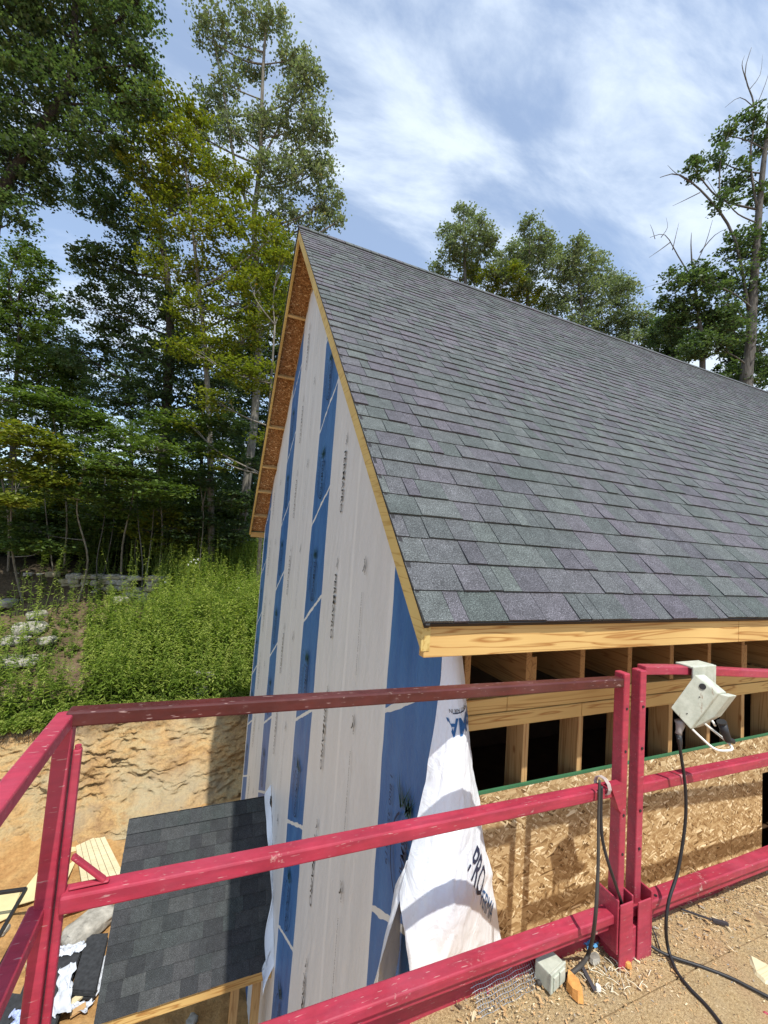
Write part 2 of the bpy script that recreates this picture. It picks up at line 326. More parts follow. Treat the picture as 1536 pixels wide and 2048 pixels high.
tag(link('dirt_bank', np_mesh('dirt_bank', np.stack([X, Yb, Zb], -1).reshape(-1, 3), grid_faces(*X.shape), BANK, smooth=True)), kind='structure')
ys = spaced([(11.9, 21, 60), (21, 60, 24), (60, 220, 8)])
X, Y = np.meshgrid(xs, ys, indexing='ij'); Z = hill(X, Y)
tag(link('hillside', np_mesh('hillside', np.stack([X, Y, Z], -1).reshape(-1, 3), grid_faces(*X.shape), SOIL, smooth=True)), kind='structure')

# ------------------------------------------------------------------ the house
TH = R_(46.22); CS, SN = math.cos(TH), math.sin(TH); EX = .143
NR = 48; SL = NR*EX; YR, ZR = SL*CS, SL*SN                       # ridge
XW, XE = .35, 16.0                                              # gable wall plane, far end of the house
YW, YF = .45, 8.95                                              # front and back wall planes
house = empty('house', (XW, YW, GZ), 'unfinished gabled house with dark shingle roof and blue striped wrap on its end wall', 'house')
def RP(s, x, n=0.0): return Vector((x, s*CS-n*SN, s*SN+n*CS))   # near slope: along slope s, out of plane n
def RF(s, x, n=0.0): return Vector((x, 2*YR-(s*CS-n*SN), s*SN+n*CS))
SF0 = SL-6.50                                                   # far slope is a little shorter
def slab(P, s0, s1, x0, x1, n0, n1): return [P(s0, x0, n0), P(s0, x1, n0), P(s1, x1, n0), P(s1, x0, n0), P(s0, x0, n1), P(s0, x1, n1), P(s1, x1, n1), P(s1, x0, n1)]
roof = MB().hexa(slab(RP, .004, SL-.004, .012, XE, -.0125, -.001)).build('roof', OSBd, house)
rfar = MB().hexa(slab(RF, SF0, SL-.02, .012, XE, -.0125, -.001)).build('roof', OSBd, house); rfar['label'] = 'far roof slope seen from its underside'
MB().hexa(slab(RF, SF0-.03, SL+.012, -.014, XE, .001, .014), .3).build('shingle_covering', SHp, rfar)
MB().hexa(slab(RP, -.012, SL, -.006, .012, -.014, .004)).build('drip_edge', FELT, roof)
MB().hexa(slab(RP, .0055, SL-.004, .0125, XE, -.0008, .0004)).build('underlayment', FELT, roof)
MB().hexa(slab(RP, -.004, .0035, .0125, XE, -.02, .0005)).build('eave_drip_edge', FELT, roof)
MB().hexa(slab(RF, SF0-.02, SL, -.010, .012, -.045, .0005)).build('drip_edge', FELT, rfar)
WID = [.07, .1, .13, .16, .19, .23]
def shingle_piece(mb, s0, w, x, k_, j, t, P, dn=0):
    s1 = s0+EX+.02; tb = .0135+dn; h0 = .0015
    g_ = .0016
    mb.hexa([P(s0+j, x+g_, 0), P(s0+j*.6, x+w-g_, 0), P(s1, x+w-g_, -.0005), P(s1, x+g_, -.0005), P(s0+j, x+g_, tb), P(s0+j*.6, x+w-g_, tb), P(s1, x+w-g_, h0), P(s1, x+g_, h0)], t)
pieces = []
for k_ in range(NR):
    x = -.012; last = .5; first = True
    while x < XE:
        w = random.choice(WID)*(random.uniform(.5, 1) if first else 1); first = False; x0 = x; w2 = w
        if w2 > .03:
            t = random.random()
            if abs(t-last) < .12: t = (t+.35) % 1
            last = t
            pieces.append([k_, x0, w2, t])
        x += w
def pdist(p):
    c_ = RP((p[0]+.5)*EX, p[1]+p[2]/2); d = c_-CAM; z_ = d.dot(fw)
    if z_ <= .1: return 9e9
    px = 768+F*d.dot(rt)/z_; py = 1024-F*d.dot(up)/z_
    if px > 1560: return 9e8+d.length
    nrm = Vector((0, -SN, CS)); return d.length**3/(p[2]*max(.02, abs(d.dot(nrm))))
pieces.sort(key=pdist)
rest = MB()
for i, (k_, x, w, t) in enumerate(pieces):
    j = random.uniform(-.003, .003); dn = random.choice((-.006, -.004, -.002, 0, .001)); t = t*.8+(.1 if dn > -.0035 else .0)
    if i < 299:
        mb = MB(); shingle_piece(mb, k_*EX, w, x, k_, j, t, RP, dn); mb.build('shingle', SH, roof)
    else: shingle_piece(rest, k_*EX, w, x, k_, j, t, RP, dn)
tag(rest.build('shingle_field', SH, roof), kind='stuff')
cap = MB(); x = -.015; i = 0
while x < XE:
    for P in (RP, RF): cap.hexa(slab(P, SL-.14, SL+.003, x, x+.16, .006, .012+.012*((i % 2))*0+.0125) if P is RP else slab(P, SL-.14, SL+.003, x, x+.16, .0125, .02), random.random())
    x += .145; i += 1
tag(cap.build('ridge_cap', SH, roof), kind='stuff')
# fascia boards at the eave and barge boards on the rakes
def bevel(o, w=.003):
    m = o.modifiers.new('bevel', 'BEVEL'); m.width = w; m.segments = 2; m.limit_method = 'ANGLE'; return o
FZ1, FZ0 = -.012, -.128
bevel(MB().box((.012, .026, FZ0-.006), (1.985, .064, FZ1)).build('fascia_board', WX, house))
for i in range(4): bevel(MB().box((1.988+i*3.6, .026, FZ0-.006), (1.988+i*3.6+3.597, .064, FZ1)).build('fascia_board', WX, house))
def barge(P, s0, s1, x0, x1, plumb, name='barge_board', mat=WY, n0=-.0135, dep=.125):
    # plumb-cut foot
    a, b_ = P(s0, x0, n0), P(s1, x0, n0); d = (b_-a).normalized(); sgn = 1 if P is RP else -1
    dn = Vector((0, sgn*SN, -CS))*dep
    f0 = a+dn - d*0
    if plumb: # foot cut square to the horizon
        f0 = a+Vector((0, 0, -dep*.93)); 
    q = [a, f0, b_+dn, b_]
    ex = Vector((x1-x0, 0, 0))
    return MB().hexa([q[0], q[1], q[2], q[3], q[0]+ex, q[1]+ex, q[2]+ex, q[3]+ex])
BG = wood('pine_rake', 1, (.42, .28, .08), (.62, .48, .18))
o = barge(RP, .02, SL-.09, -.002, .036, True).build('barge_board', BG, house); bevel(o)
BGb = plain('rake_backer', (.4, .28, .12), .7)
o = barge(RF, SF0+.0, SL-.09, -.002, .036, True, dep=.105).build('barge_board', BG, house); bevel(o)
bevel(MB().box((.036, 2*YR-(SF0*CS)-.04, SF0*SN-.16), (XE, 2*YR-(SF0*CS)-.004, SF0*SN-.035)).build('fascia_board', WX, house))
# lookout blocks and rafters under the far rake
for s in [SF0+.55, SF0+1.3, SF0+2.0, SF0+3.0, SF0+4.1, SF0+5.2]:
    bevel(MB().hexa(slab(RF, s, s+.038, .037, XW+.05, -.014, -.1)).build('lookout_block', WY, house))
for s in [.5+i*.62 for i in range(9)]:
    bevel(MB().hexa(slab(RP, s, s+.038, .037, XW+.05, -.014, -.1)).build('lookout_block', WY, house))
for i in range(38):                                             # rafters of the near slope, 16 in. apart
    x = XW+.17+i*.403
    if x < 8: MB().hexa(slab(RP, .08, SL-.1, x, x+.038, -.014, -.15)).build('rafter', WY, house)
# gable wall sheathing (solid, pentagon)
def prism_x(x0, x1, poly, mat, name, parent=house):
    n = len(poly); v = [(x0, y, z) for y, z in poly]+[(x1, y, z) for y, z in poly]
    return MB().add(v, [tuple(range(n)), tuple(range(2*n-1, n-1, -1))]+[(i, i+n, (i+1) % n+n, (i+1) % n) for i in range(n)]).build(name, mat, parent)
tt = math.tan(TH); off = .02/CS
poly = [(YW+.012, GZ-.2), (YW+.012, (YW+.012)*tt-off), (YR, YR*tt-off), (YF, (2*YR-YF)*tt-off), (YF, GZ-.2)]
prism_x(XW, XW+.05, poly, OSB, 'gable_wall')
prism_x(XE-.4, XE-.35, poly, OSB, 'gable_wall')
MB().box((XW+.05, YF-.05, GZ-.2), (XE-.4, YF, (2*YR-YF)*tt-.1)).build('back_wall', OSB, house)
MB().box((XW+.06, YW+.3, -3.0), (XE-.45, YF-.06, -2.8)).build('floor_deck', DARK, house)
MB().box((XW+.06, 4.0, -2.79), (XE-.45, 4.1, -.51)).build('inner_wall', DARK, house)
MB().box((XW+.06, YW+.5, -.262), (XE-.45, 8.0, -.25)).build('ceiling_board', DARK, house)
# front wall: OSB panels, framing above them
SILL = -.962
def panel(x0, x1, z0, z1, mat=OSB, nm='osb_panel'): return bevel(MB().box((x0, YW, z0), (x1, YW+.012, z1)).build(nm, mat, house), .0015)
wx0, wx1, wz0, wz1 = 3.16, 4.2, -2.3, -1.24
for a, b_ in ((XW+.004, 2.786), (2.79, wx0), (wx1, 6.4), (6.404, 8.84), (8.844, 11.28), (11.284, XE-.35)):
    panel(a, b_, -2.175, SILL-.012); panel(a, b_, -3.39, -2.179)
panel(wx0+.002, wx1-.002, wz1, SILL-.012); panel(wx0+.002, wx1-.002, -3.39, wz0-.0)
for a, b_ in ((XW+.004, 6.4), (6.404, XE-.35)): panel(a, b_, GZ, -3.394)
MB().box((XW+.004, YW-.001, SILL-.012), (XE-.35, YW+.0125, SILL)).build('green_panel_edge', GREEN, house)
for (a, b_) in (((wx1-.04, YW+.1, wz0), (wx1, YW+.15, wz1)), ((wx0+.04, YW+.1, wz0), (wx1-.04, YW+.15, wz0+.04))): MB().box(a, b_).build('window_framing', WZ, house)
WJ = wood('pine_joist', 1, (.22, .11, .04), (.4, .23, .09))  # pine darkened for the joists: shade of the eave gap put into the colour
for i in range(34):
    x = .50+i*.402
    bevel(MB().box((x, YW+.014, -3.2 if not (3.05 < x < 4.25) else wz1+.0), (x+.038, YW+.152, -.655)).build('stud', WZ, house))
    bevel(MB().box((x, YW+.016, -.498), (x+.038, YW+3.6, -.264)).build('joist', WJ, house))
    if i % 5 == 1: bevel(MB().box((x+.04, YW+.02, -.495), (x+.078, YW+.5, -.3)).build('joist', WJ, house))
for z0, cuts in ((-.653, (XW+.06, 1.32, 3.9, 7.6, XE-.45)), (-.575, (XW+.06, .78, 2.4, 5.2, XE-.45))):
    for a, b_ in zip(cuts, cuts[1:]): bevel(MB().box((a, YW+.006+(.004 if z0 > -.6 else 0), z0), (b_-.003, YW+.15, z0+.075)).build('top_plate', WX, house))
for i in range(26):
    x = XW+.17+i*.403; MB().box((x, YW+.02, -.262), (x+.038, YW+.12, YW*tt-.15)).build('cripple_stud', WZ, house)

# ---- house wrap sheet on the gable wall, wrinkled, with a ragged upper edge
nz, ny = 330, 260
tv = np.linspace(0, 1, nz); yv = np.linspace(YW-.03, YF+.03, ny)
Yg, Tg = np.meshgrid(yv, tv, indexing='ij')
topz = np.where(Yg < YR, Yg*tt-.165, (2*YR-Yg)*tt-.16)
rag = .10*np.abs(vnoise(Yg*4, 0, 0, 71))+.05*np.abs(vnoise(Yg*13, 0, 0, 72))
topz = topz - np.where(Yg > YR, rag+.10*(vnoise(Yg*1.1, 0, 0, 73)+.4), rag*.15); topz = np.minimum(topz, YR*tt-.75)
Zg = (GZ-.1) + (topz-(GZ-.1))*Tg
wr = .0035*fbm(Yg*16+Zg*1.5, Zg*1.1, 0, 3, 81) + .006*np.clip(vnoise(Yg*5, Zg*.7, 1, 84), 0, 1)*np.sin(Yg*60+Zg*14+3*vnoise(Yg*3, Zg*2, 0, 85))*.6 + .004*vnoise(Yg*2.5, Zg*.6, 0, 82)
Xg = XW-.014 - wr
wrap = link('house_wrap', np_mesh('house_wrap', np.stack([Xg, Yg, Zg], -1).reshape(-1, 3), grid_faces(*Yg.shape)[:, ::-1], WRAP, smooth=True), house)
# printed marks: text converted to flat meshes, lying on the sheet
def text_mesh(body, size=1.0, bold=0.0):
    cu = bpy.data.curves.new('t', 'FONT'); cu.body = body; cu.size = size; cu.align_x = 'LEFT'; cu.resolution_u = 2; cu.offset = bold
    ob = bpy.data.objects.new('t', cu); COL.objects.link(ob); dg = bpy.context.evaluated_depsgraph_get(); dg.update()
    me = bpy.data.meshes.new_from_object(ob.evaluated_get(dg)); bpy.data.objects.remove(ob); bpy.data.curves.remove(cu)
    v = np.empty(len(me.vertices)*3); me.vertices.foreach_get('co', v); f = [tuple(p.vertices) for p in me.polygons]; bpy.data.meshes.remove(me)
    return v.reshape(-1, 3)[:, :2], f
def put_text(name, tf, fn, mat, parent):
    v, f = tf; me = bpy.data.meshes.new(name); me.from_pydata([tuple(fn(a, b)) for a, b in v], [], f); me.materials.append(mat); me.update(); return link(name, me, parent)
T_PRO = text_mesh('PERMAPRO', 1, .012); wT = T_PRO[0][:, 0].max()
def down(y0, z0, L_, h, w_):      # text running down the wall, letter tops towards the viewer's right
    return lambda a, b: (XW-.029, y0-b*h, z0-a*L_/w_)
def emblem(y, z, s):              # hare-like running mark: a bent body with two strokes
    mb = MB(); X0 = XW-.029
    P = lambda a, b: (X0, y-a*s, z-b*s)
    def blob(c, r1, r2, ang, n=10):
        v = [P(c[0]+r1*math.cos(q)*math.cos(ang)-r2*math.sin(q)*math.sin(ang), c[1]+r1*math.cos(q)*math.sin(ang)+r2*math.sin(q)*math.cos(ang)) for q in [2*math.pi*i/n for i in range(n)]]; mb.add(v, [tuple(range(n))])
    blob((0, 0), .14, .32, .3); blob((-.3, .4), .2, .09, -.7); blob((.35, .45), .07, .2, .3); blob((.45, -.2), .04, .7, .12); blob((.1, -.55), .08, .3, -.3); blob((-.1, -.85), .16, .05, .2); blob((.3, -1.0), .04, .28, .1)
    blob((.4, .72), .12, .05, 0)
    return mb
T_SM = text_mesh('WATER RESISTANT AIR BARRIER  PERMAPRO', 1, 0); wS = T_SM[0][:, 0].max()
T_NUM = text_mesh('PERMAPRO', 1, .0); T_TEL = text_mesh('1 800 355 4519', 1, 0); wN = T_TEL[0][:, 0].max()
for bnd in range(4):
    yb = .31+2.6*bnd
    for i in range(-5, 4):
        zt = .04+1.17*i
        y1 = yb+2.04; lim = (y1*tt if y1 < YR else (2*YR-y1)*tt)-.35
        if zt+.1 < lim and y1 < YF and zt > -5.5:
            put_text('printed_word', T_PRO, down(y1+.045, zt-.1, .6, .085, wT), INK, wrap)
            emblem(y1, zt-.01, .06).build('printed_emblem', INK, wrap)
        y2 = yb+1.29; lim = (y2*tt if y2 < YR else (2*YR-y2)*tt)-.35
        if zt+.3 < lim and y2 < YF and zt > -5.5:
            emblem(y2, zt+.03, .07).build('printed_emblem', INK, wrap)
            put_text('printed_words', T_SM, down(y2+.015, zt-.16, .62, .02, wS), INK, wrap)
        y3 = yb+.37; lim = (y3*tt if y3 < YR else (2*YR-y3)*tt)-.5
        zt3 = zt-.0+.1
        if zt3+.2 < lim and y3 < YF and zt > -5.5:
            X0 = XW-.0295; mb = MB(); 
            for q in range(26):   # tuft of grass strokes
                a = random.uniform(-.9, .9); l_ = random.uniform(.07, .17); c_ = (y3+random.uniform(-.07, .07), zt3-.08-random.random()*.06)
                dy, dz = l_*math.sin(a), l_*math.cos(a); mb.add([(X0, c_[0]-.006, c_[1]), (X0, c_[0]+.006, c_[1]), (X0, c_[0]+dy, c_[1]+dz)], [(0, 1, 2)])
            mb.build('printed_tuft', INKG, wrap)
            mb = MB(); n = 28; rr = [(.15, .24), (.138, .226)]
            for q in range(n):
                if q in (5, 6, 7): continue
                q0, q1 = 2*math.pi*q/n, 2*math.pi*(q+1)/n
                mb.add([(X0, y3+rr[0][0]*math.cos(q0), zt3-.37+rr[0][1]*math.sin(q0)), (X0, y3+rr[0][0]*math.cos(q1), zt3-.37+rr[0][1]*math.sin(q1)), (X0, y3+rr[1][0]*math.cos(q1), zt3-.37+rr[1][1]*math.sin(q1)), (X0, y3+rr[1][0]*math.cos(q0), zt3-.37+rr[1][1]*math.sin(q0))], [(0, 1, 2, 3)])
            mb.build('printed_ring', INKD, wrap)
            put_text('printed_word', T_PRO, down(y3+.02, zt3-.16, .42, .1, wT), INKD, wrap)
            put_text('printed_number', T_TEL, down(y3+.21, zt3-.02, .5, .045, wN), INKD, wrap)

# ---- loose wrap hanging off the corner
kz = [-.14, -.35, -.6, -.8, -1.0, -1.2, -1.4, -1.7, -2.2]
Lx = [.345, .315, .275, .245, .20, .14, .075, -.03, -.16]; Ly = [.44, .39, .36, .345, .335, .32, .30, .29, .29]
Rx = [.44, .475, .525, .565, .615, .66, .715, .80, .92]
Cx = [.385, .36, .335, .315, .285, .24, .19, .14, .05]; Cy = [.36, .26, .15, .09, .04, -.01, -.03, -.05, -.06]
def flap_pt(u, z, n=0.0):
    z_ = -z; kk = [-v for v in kz]; i_ = lambda A: float(np.interp(z_, kk, A))
    a, b_, c_ = Vector((i_(Lx), i_(Ly), z)), Vector((i_(Cx), i_(Cy), z)), Vector((i_(Rx), .437, z))
    p = a*(1-u)**2+b_*(2*u*(1-u))+c_*u*u; d = (b_-a)*(1-u)+(c_-b_)*u; nn = Vector((d.y, -d.x, 0)).normalized()
    w = .5*min(1, (z_-.1)*1.2)
    disp = w*(.022*float(vnoise(u*3.0+z*1.2, z*1.6, 0, 91)) + .009*float(vnoise(u*9+z*3, z*6, 1, 92)) + .006*float(vnoise(u*26, z*17, 2, 93)) + .016*(1-abs(float(vnoise(u*4.5+z*2.2, z*2.6-u*2, 3, 94))))**5 - .010*(1-abs(float(vnoise(u*8-z*2.8, z*4+u, 4, 96))))**6)
    p = p+nn*(disp+n); p.z += .02*math.sin(u*3.1)*0
    p.y = min(p.y, .441); return p
nu, nv = 90, 220; V = []
for i in range(nu):
    for j in range(nv):
        z = -.14-(2.06*j/(nv-1)); s0 = 0 if z > -1.22 else min(.55, (-1.22-z)*.9)**.9
        u = s0+(1-s0)*i/(nu-1); V.append(flap_pt(u, z))
fl = link('loose_wrap_flap', np_mesh('loose_wrap_flap', V, grid_faces(nu, nv), FLAP, smooth=True), house)
fl['label'] = 'loose white wrap billowing off the corner'
V = []
for i in range(24):
    for j in range(120):
        z = -1.1-(1.1*j/119); a = flap_pt(0, z); t = i/23; b_ = a.lerp(Vector((XW-.03, .66, z)), min(1, (-1.1-z)/.45)); p = a.lerp(b_, t); p.x += .02*float(vnoise(t*4, z*5, 0, 95)); V.append(p)
link('loose_wrap_flap', np_mesh('flap_back', V, grid_faces(24, 120), FLAP, smooth=True), house)
def flap_text(body, uc, zc, h, ang, mat, bold=.02, zs=1.25):
    v, f = text_mesh(body, 1, bold); v = v-(v.max(0)+v.min(0))/2; ca, sa = math.cos(ang), math.sin(ang)
    def fn(a, b):
        x, y = (a*ca-b*sa)*h, (a*sa+b*ca)*h
        z = zc+y; W_ = float(np.interp(-z, [-q for q in kz], [abs(Rx[i]-Lx[i])*zs for i in range(9)])); u = uc+x/max(W_, .05)
        return flap_pt(min(max(u, 0), 1), z, .0035)
    put_text('printed_word', (v, f), fn, mat, fl)
flap_text('RMA', .56, -.535, .10, math.pi+.04, INKB, .02)
flap_text('SISTANT AIR IN', .56, -.468, .024, math.pi+.05, INK, .0)
flap_text('_____', .56, -.478, .048, math.pi+.05, INKN, .02)
flap_text('PRO', .80, -1.20, .12, math.pi*.62+math.pi, INKN, .01, 1.0)
flap_text('PERMA', .90, -1.42, .07, math.pi*.62+math.pi, INKB, .0, 1.0)

# ---- lower porch roof
PX0, PX1 = -1.44, XW-.02; PYR, PZR = 4.87, -3.548; PT = math.atan2(1.325, 1.072); PC, PS = math.cos(PT), math.sin(PT); PL = 1.705
def PP(s, x, n=0.0): return Vector((x, PYR-(PL-s)*PC-n*PS, PZR-(PL-s)*PS+n*PC))
def PF(s, x, n=0.0): return Vector((x, PYR+(PL-s)*PC+n*PS, PZR-(PL-s)*PS+n*PC))
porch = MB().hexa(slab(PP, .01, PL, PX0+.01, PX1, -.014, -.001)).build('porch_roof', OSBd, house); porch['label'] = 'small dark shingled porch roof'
MB().hexa(slab(PP, .012, PL-.002, PX0+.011, PX1, -.0009, .0004)).build('underlayment', FELT, porch)
MB().hexa(slab(PF, .01, PL, PX0+.01, PX1, -.014, .004)).build('far_slope', SHp, porch)
kk = 0; pe = PL/12
for k_ in range(12):
    x = PX0-.01-random.random()*.1
    while x < PX1:
        w = random.choice([.14, .18, .22, .27]); x0 = max(x, PX0-.012); w2 = min(x+w, PX1-.004)-x0
        if w2 > .03:
            s0, s1 = k_*pe, (k_+1)*pe+.02; j = random.uniform(-.002, .002)
            if k_ == 11: s1 = PL
            tb = .0095+random.uniform(-.001, .002)
            MB().hexa([PP(s0+j, x0+.001, 0), PP(s0+j, x0+w2-.001, 0), PP(s1, x0+w2-.001, -.0005), PP(s1, x0+.001, -.0005), PP(s0+j, x0+.001, tb), PP(s0+j, x0+w2-.001, tb), PP(s1, x0+w2-.001, .0015), PP(s1, x0+.001, .0015)], random.random()).build('shingle', SHp, porch)
        x += w
x = PX0-.012
while x < PX1-.02:
    w = min(.142, PX1-x); mb = MB()
    for P in (PP, PF): mb.hexa(slab(P, PL-.15, PL+.005, x, x+w, .012, .018), .1+.5*random.random())
    mb.build('ridge_cap', SHp, porch); x += .1445
bevel(MB().box((PX0+.015, PP(0, 0).y+.02, PP(0, 0).z-.13), (PX1, PP(0, 0).y+.058, PP(0, 0).z-.014)).build('fascia_board', WX, porch))
bevel(MB().hexa(slab(PP, .03, PL-.03, PX0+.012, PX0+.05, -.016, -.12)).build('barge_board', WY, porch))
for (x, y) in ((PX0+.12, 4.0), (-.05, 4.0), (.2, 4.0)): bevel(MB().box((x-.045, y-.045, GZ), (x+.045, y+.045, -4.85)).build('post', WZ, porch))
bevel(MB().box((PX0+.06, 3.95, -5.0), (PX1, 4.04, -4.86)).build('beam', WX, porch))
# curled torn wrap edge over the porch roof
V = []
for i in range(12):
    for j in range(70):
        t = j/69; y = 4.93-1.22*t; z = -3.48-1.33*t; a = i/11; lift = .05+.05*float(vnoise(t*5, 0, 0, 97))+.05*(t > .9)
        V.append((XW-.02-lift*math.sin(a*1.5)*1.2, y-.11*a-.03*float(vnoise(t*7, 1, 0, 98)), z+.05-.10*a+.02*float(vnoise(t*9, a, 0, 99))-.06*(t > .96)*a))
link('torn_wrap_edge', np_mesh('torn_wrap_edge', V, grid_faces(12, 70), FLAP, smooth=True), wrap)
# dark roof edge piece behind the porch
bevel(MB().hexa(slab(PF, .3, .75, -.08, XW-.03, .006, .02)).build('felt_strip', FELT, porch))

# ------------------------------------------------------------------ red lift platform with guard rails
plat = empty('lift_platform', (0, -.1, -1.3), 'red steel guard rails of the lift platform in the foreground', 'lift platform')
tz = lambda x, z0: z0-.022*(x+1.03)
YQ = -.115
def railx(x0, x1, z0, w, h, mat, name, YQ=YQ): return bevel(MB().hexa([(x0, YQ-w/2, tz(x0, z0)-h), (x1, YQ-w/2, tz(x1, z0)-h), (x1, YQ+w/2, tz(x1, z0)-h), (x0, YQ+w/2, tz(x0, z0)-h), (x0, YQ-w/2, tz(x0, z0)), (x1, YQ-w/2, tz(x1, z0)), (x1, YQ+w/2, tz(x1, z0)), (x0, YQ+w/2, tz(x0, z0))]).build(name, mat, plat), .005)
railx(-1.03, .905, -.167, .042, .036, RUST, 'top_rail')
railx(-1.0, .87, -.592, .045, .04, RED, 'mid_rail')
railx(-1.03, .897, -1.070, .056, .034, RED, 'toe_rail', -.122)
railx(.90, 4.2, -1.070, .056, .034, RED, 'toe_rail', -.122); railx(-1.03, .83, -1.1045, .036, .034, RED, 'toe_board', -.116); railx(1.03, 4.2, -1.1045, .036, .04, RED, 'toe_board', -.116)
MB().box((-1.03, -.06, -1.318), (4.2, -.045, -1.19)).build('back_plate', RED, plat)
railx(1.0, 4.2, -.600, .045, .042, RED, 'mid_rail')
mb = MB(); pts = [(1.0, -.164), (1.2, -.175), (1.45, -.195), (1.8, -.225), (2.2, -.255), (3, -.33), (4.2, -.42)]
for (a, za), (b_, zb) in zip(pts, pts[1:]): mb.bar((a, YQ, za-.02), (b_+.004, YQ, zb-.02), .042, .036)
bevel(mb.build('top_rail', RED, plat), .004)
def post(x0, x1, y0, y1, zt, zb, mat=RED, name='post'): return bevel(MB().box((x0, y0, zb), (x1, y1, zt)).build(name, mat, plat), .005)
post(.867, .902, YQ-.024, YQ+.024, -.188, -1.245); post(.968, 1.006, YQ-.022, YQ+.022, -.182, -1.245)
# sockets at the foot of the two posts
mb = MB()
for (a, b_) in (((.835, -.165, -1.245), (.843, -.07, -1.045)), ((.915, -.165, -1.3), (.923, -.07, -1.045)), ((.843, -.171, -1.3), (.915, -.165, -1.06)), ((.945, -.171, -1.3), (1.02, -.165, -1.075)), ((1.02, -.171, -1.3), (1.028, -.07, -1.05)), ((.86, -.162, -1.3), (1.0, -.068, -1.17))): mb.box(a, b_)
bevel(mb.build('post_socket', RED, plat), .003)
for x in (.885, .985): 
    for z in (-.33, -.5, -.75, -.9): MB().tube([(x-.0, YQ-.0262, z), (x, YQ-.0225, z)], .0055, 10).build('bolt_hole', BLACK, plat)
for x in (1.06, 1.10): MB().tube([(x, YQ-.02, tz(x, -1.0675)), (x, YQ-.02, tz(x, -1.066))], .006, 10).build('bolt_hole', BLACK, plat)
MB().hexa([(.80, YQ-.03, -.62), (.87, YQ-.03, -.62), (.87, YQ+.0, -.62), (.80, YQ, -.62), (.85, YQ-.03, -.72), (.868, YQ-.03, -.74), (.868, YQ, -.74), (.85, YQ, -.72)]).build('gusset', RED, plat)
# left corner: two posts, side rails running back towards the viewer
post(-1.050, -1.014, YQ-.018, YQ+.02, -.178, -1.45); 
post(-1.011, -.993, YQ-.008, YQ+.01, -.262, -1.45, RED, 'inner_post')
MB().tube([(-1.002, YQ, -.262), (-1.002, YQ, -.255)], .007, 12).build('post_cap', RED, plat)
bevel(MB().bar((-1.034, YQ+.005, -.19), (-1.034, -1.9, -.205), .038, .034).build('side_top_rail', RED, plat), .005)
bevel(MB().bar((-1.045, YQ-.0, -.628), (-1.045, -1.9, -.64), .036, .038).build('side_mid_rail', RED, plat), .005)
bevel(MB().bar((-1.045, YQ-.02, -1.10), (-1.045, -1.9, -1.11), .036, .05).build('side_toe_rail', RED, plat), .005)
mb = MB(); mb.bar((-.988, YQ, -.515), (-.915, YQ, -.588), .016, .009); mb.bar((-.988, YQ, -.588), (-.905, YQ, -.588), .016, .006); bevel(mb.build('gusset', RED, plat), .003)
# floor sheet of the platform
def floor_mat():
    k = NM('sawdusty_plywood', .9, .15); n = k.noise(k.map((1, 1, 1)), 120, 5, .8); n2 = k.noise(k.map(G), 7, 5, .65); n3 = k.noise(k.map((1, 1, 1)), 380, 3, .8)
    c = k.ramp(n, [(.3, (.2, .13, .06)), (.5, (.48, .34, .17)), (.7, (.68, .53, .31))]); c = k.mix(k.ramp(n2, [(.4, g(0)), (.7, g(.5))]), c, (.38, .30, .19))
    c = k.mix(k.ramp(k.noise(k.map(G, loc=(5, 1, 0)), 3.3, 3), [(.58, g(0)), (.72, g(.5))]), c, (.45, .27, .15))
    c = k.mix(.6, c, k.ramp(n3, [(.3, g(.5)), (.6, g(1.3))]), 'MULTIPLY')
    k.color(c); k.bump(k.math('ADD', n, k.math('MULTIPLY', n2, .8)), .9, .012); return k.m
FLM = floor_mat(); TANW = plain('dusty_subfloor', (.25, .17, .09), .9)
def sheet(x0, x1, y0, y1, z, name, dip=0):
    nx, ny_ = int((x1-x0)*60)+2, int((y1-y0)*60)+2; X, Y = np.meshgrid(np.linspace(x0, x1, nx), np.linspace(y0, y1, ny_), indexing='ij')
    Z = z+.0025*fbm(X*14, Y*14, 0, 3, 111)+.006*np.clip(fbm(X*3, Y*3, 0, 3, 115), -1, 1); return link(name, np_mesh(name, np.stack([X, Y, Z], -1).reshape(-1, 3), grid_faces(nx, ny_), FLM, smooth=True), plat)
sheet(.0, 4.3, -.262, -.03, -1.300, 'floor_board'); sheet(.0, 4.3, -2.2, -.27, -1.294, 'floor_board')
MB().box((-1.07, -2.2, -1.36), (4.3, -.03, -1.318)).build('floor_frame', RED, plat)
MB().box((-.1, -2.19, -1.3175), (4.3, -.031, -1.3045)).build('subfloor', TANW, plat)

# ------------------------------------------------------------------ debris on the platform floor
ZF = -1.292
def fl(px, py, z=ZF): return on(px, py, 2, z)
TANC = [plain('chip_pale', (.62, .5, .32), .8), plain('chip_tan', (.48, .3, .14), .8), plain('chip_dark', (.12, .08, .05), .8), plain('chip_grey', (.3, .29, .27), .8)]
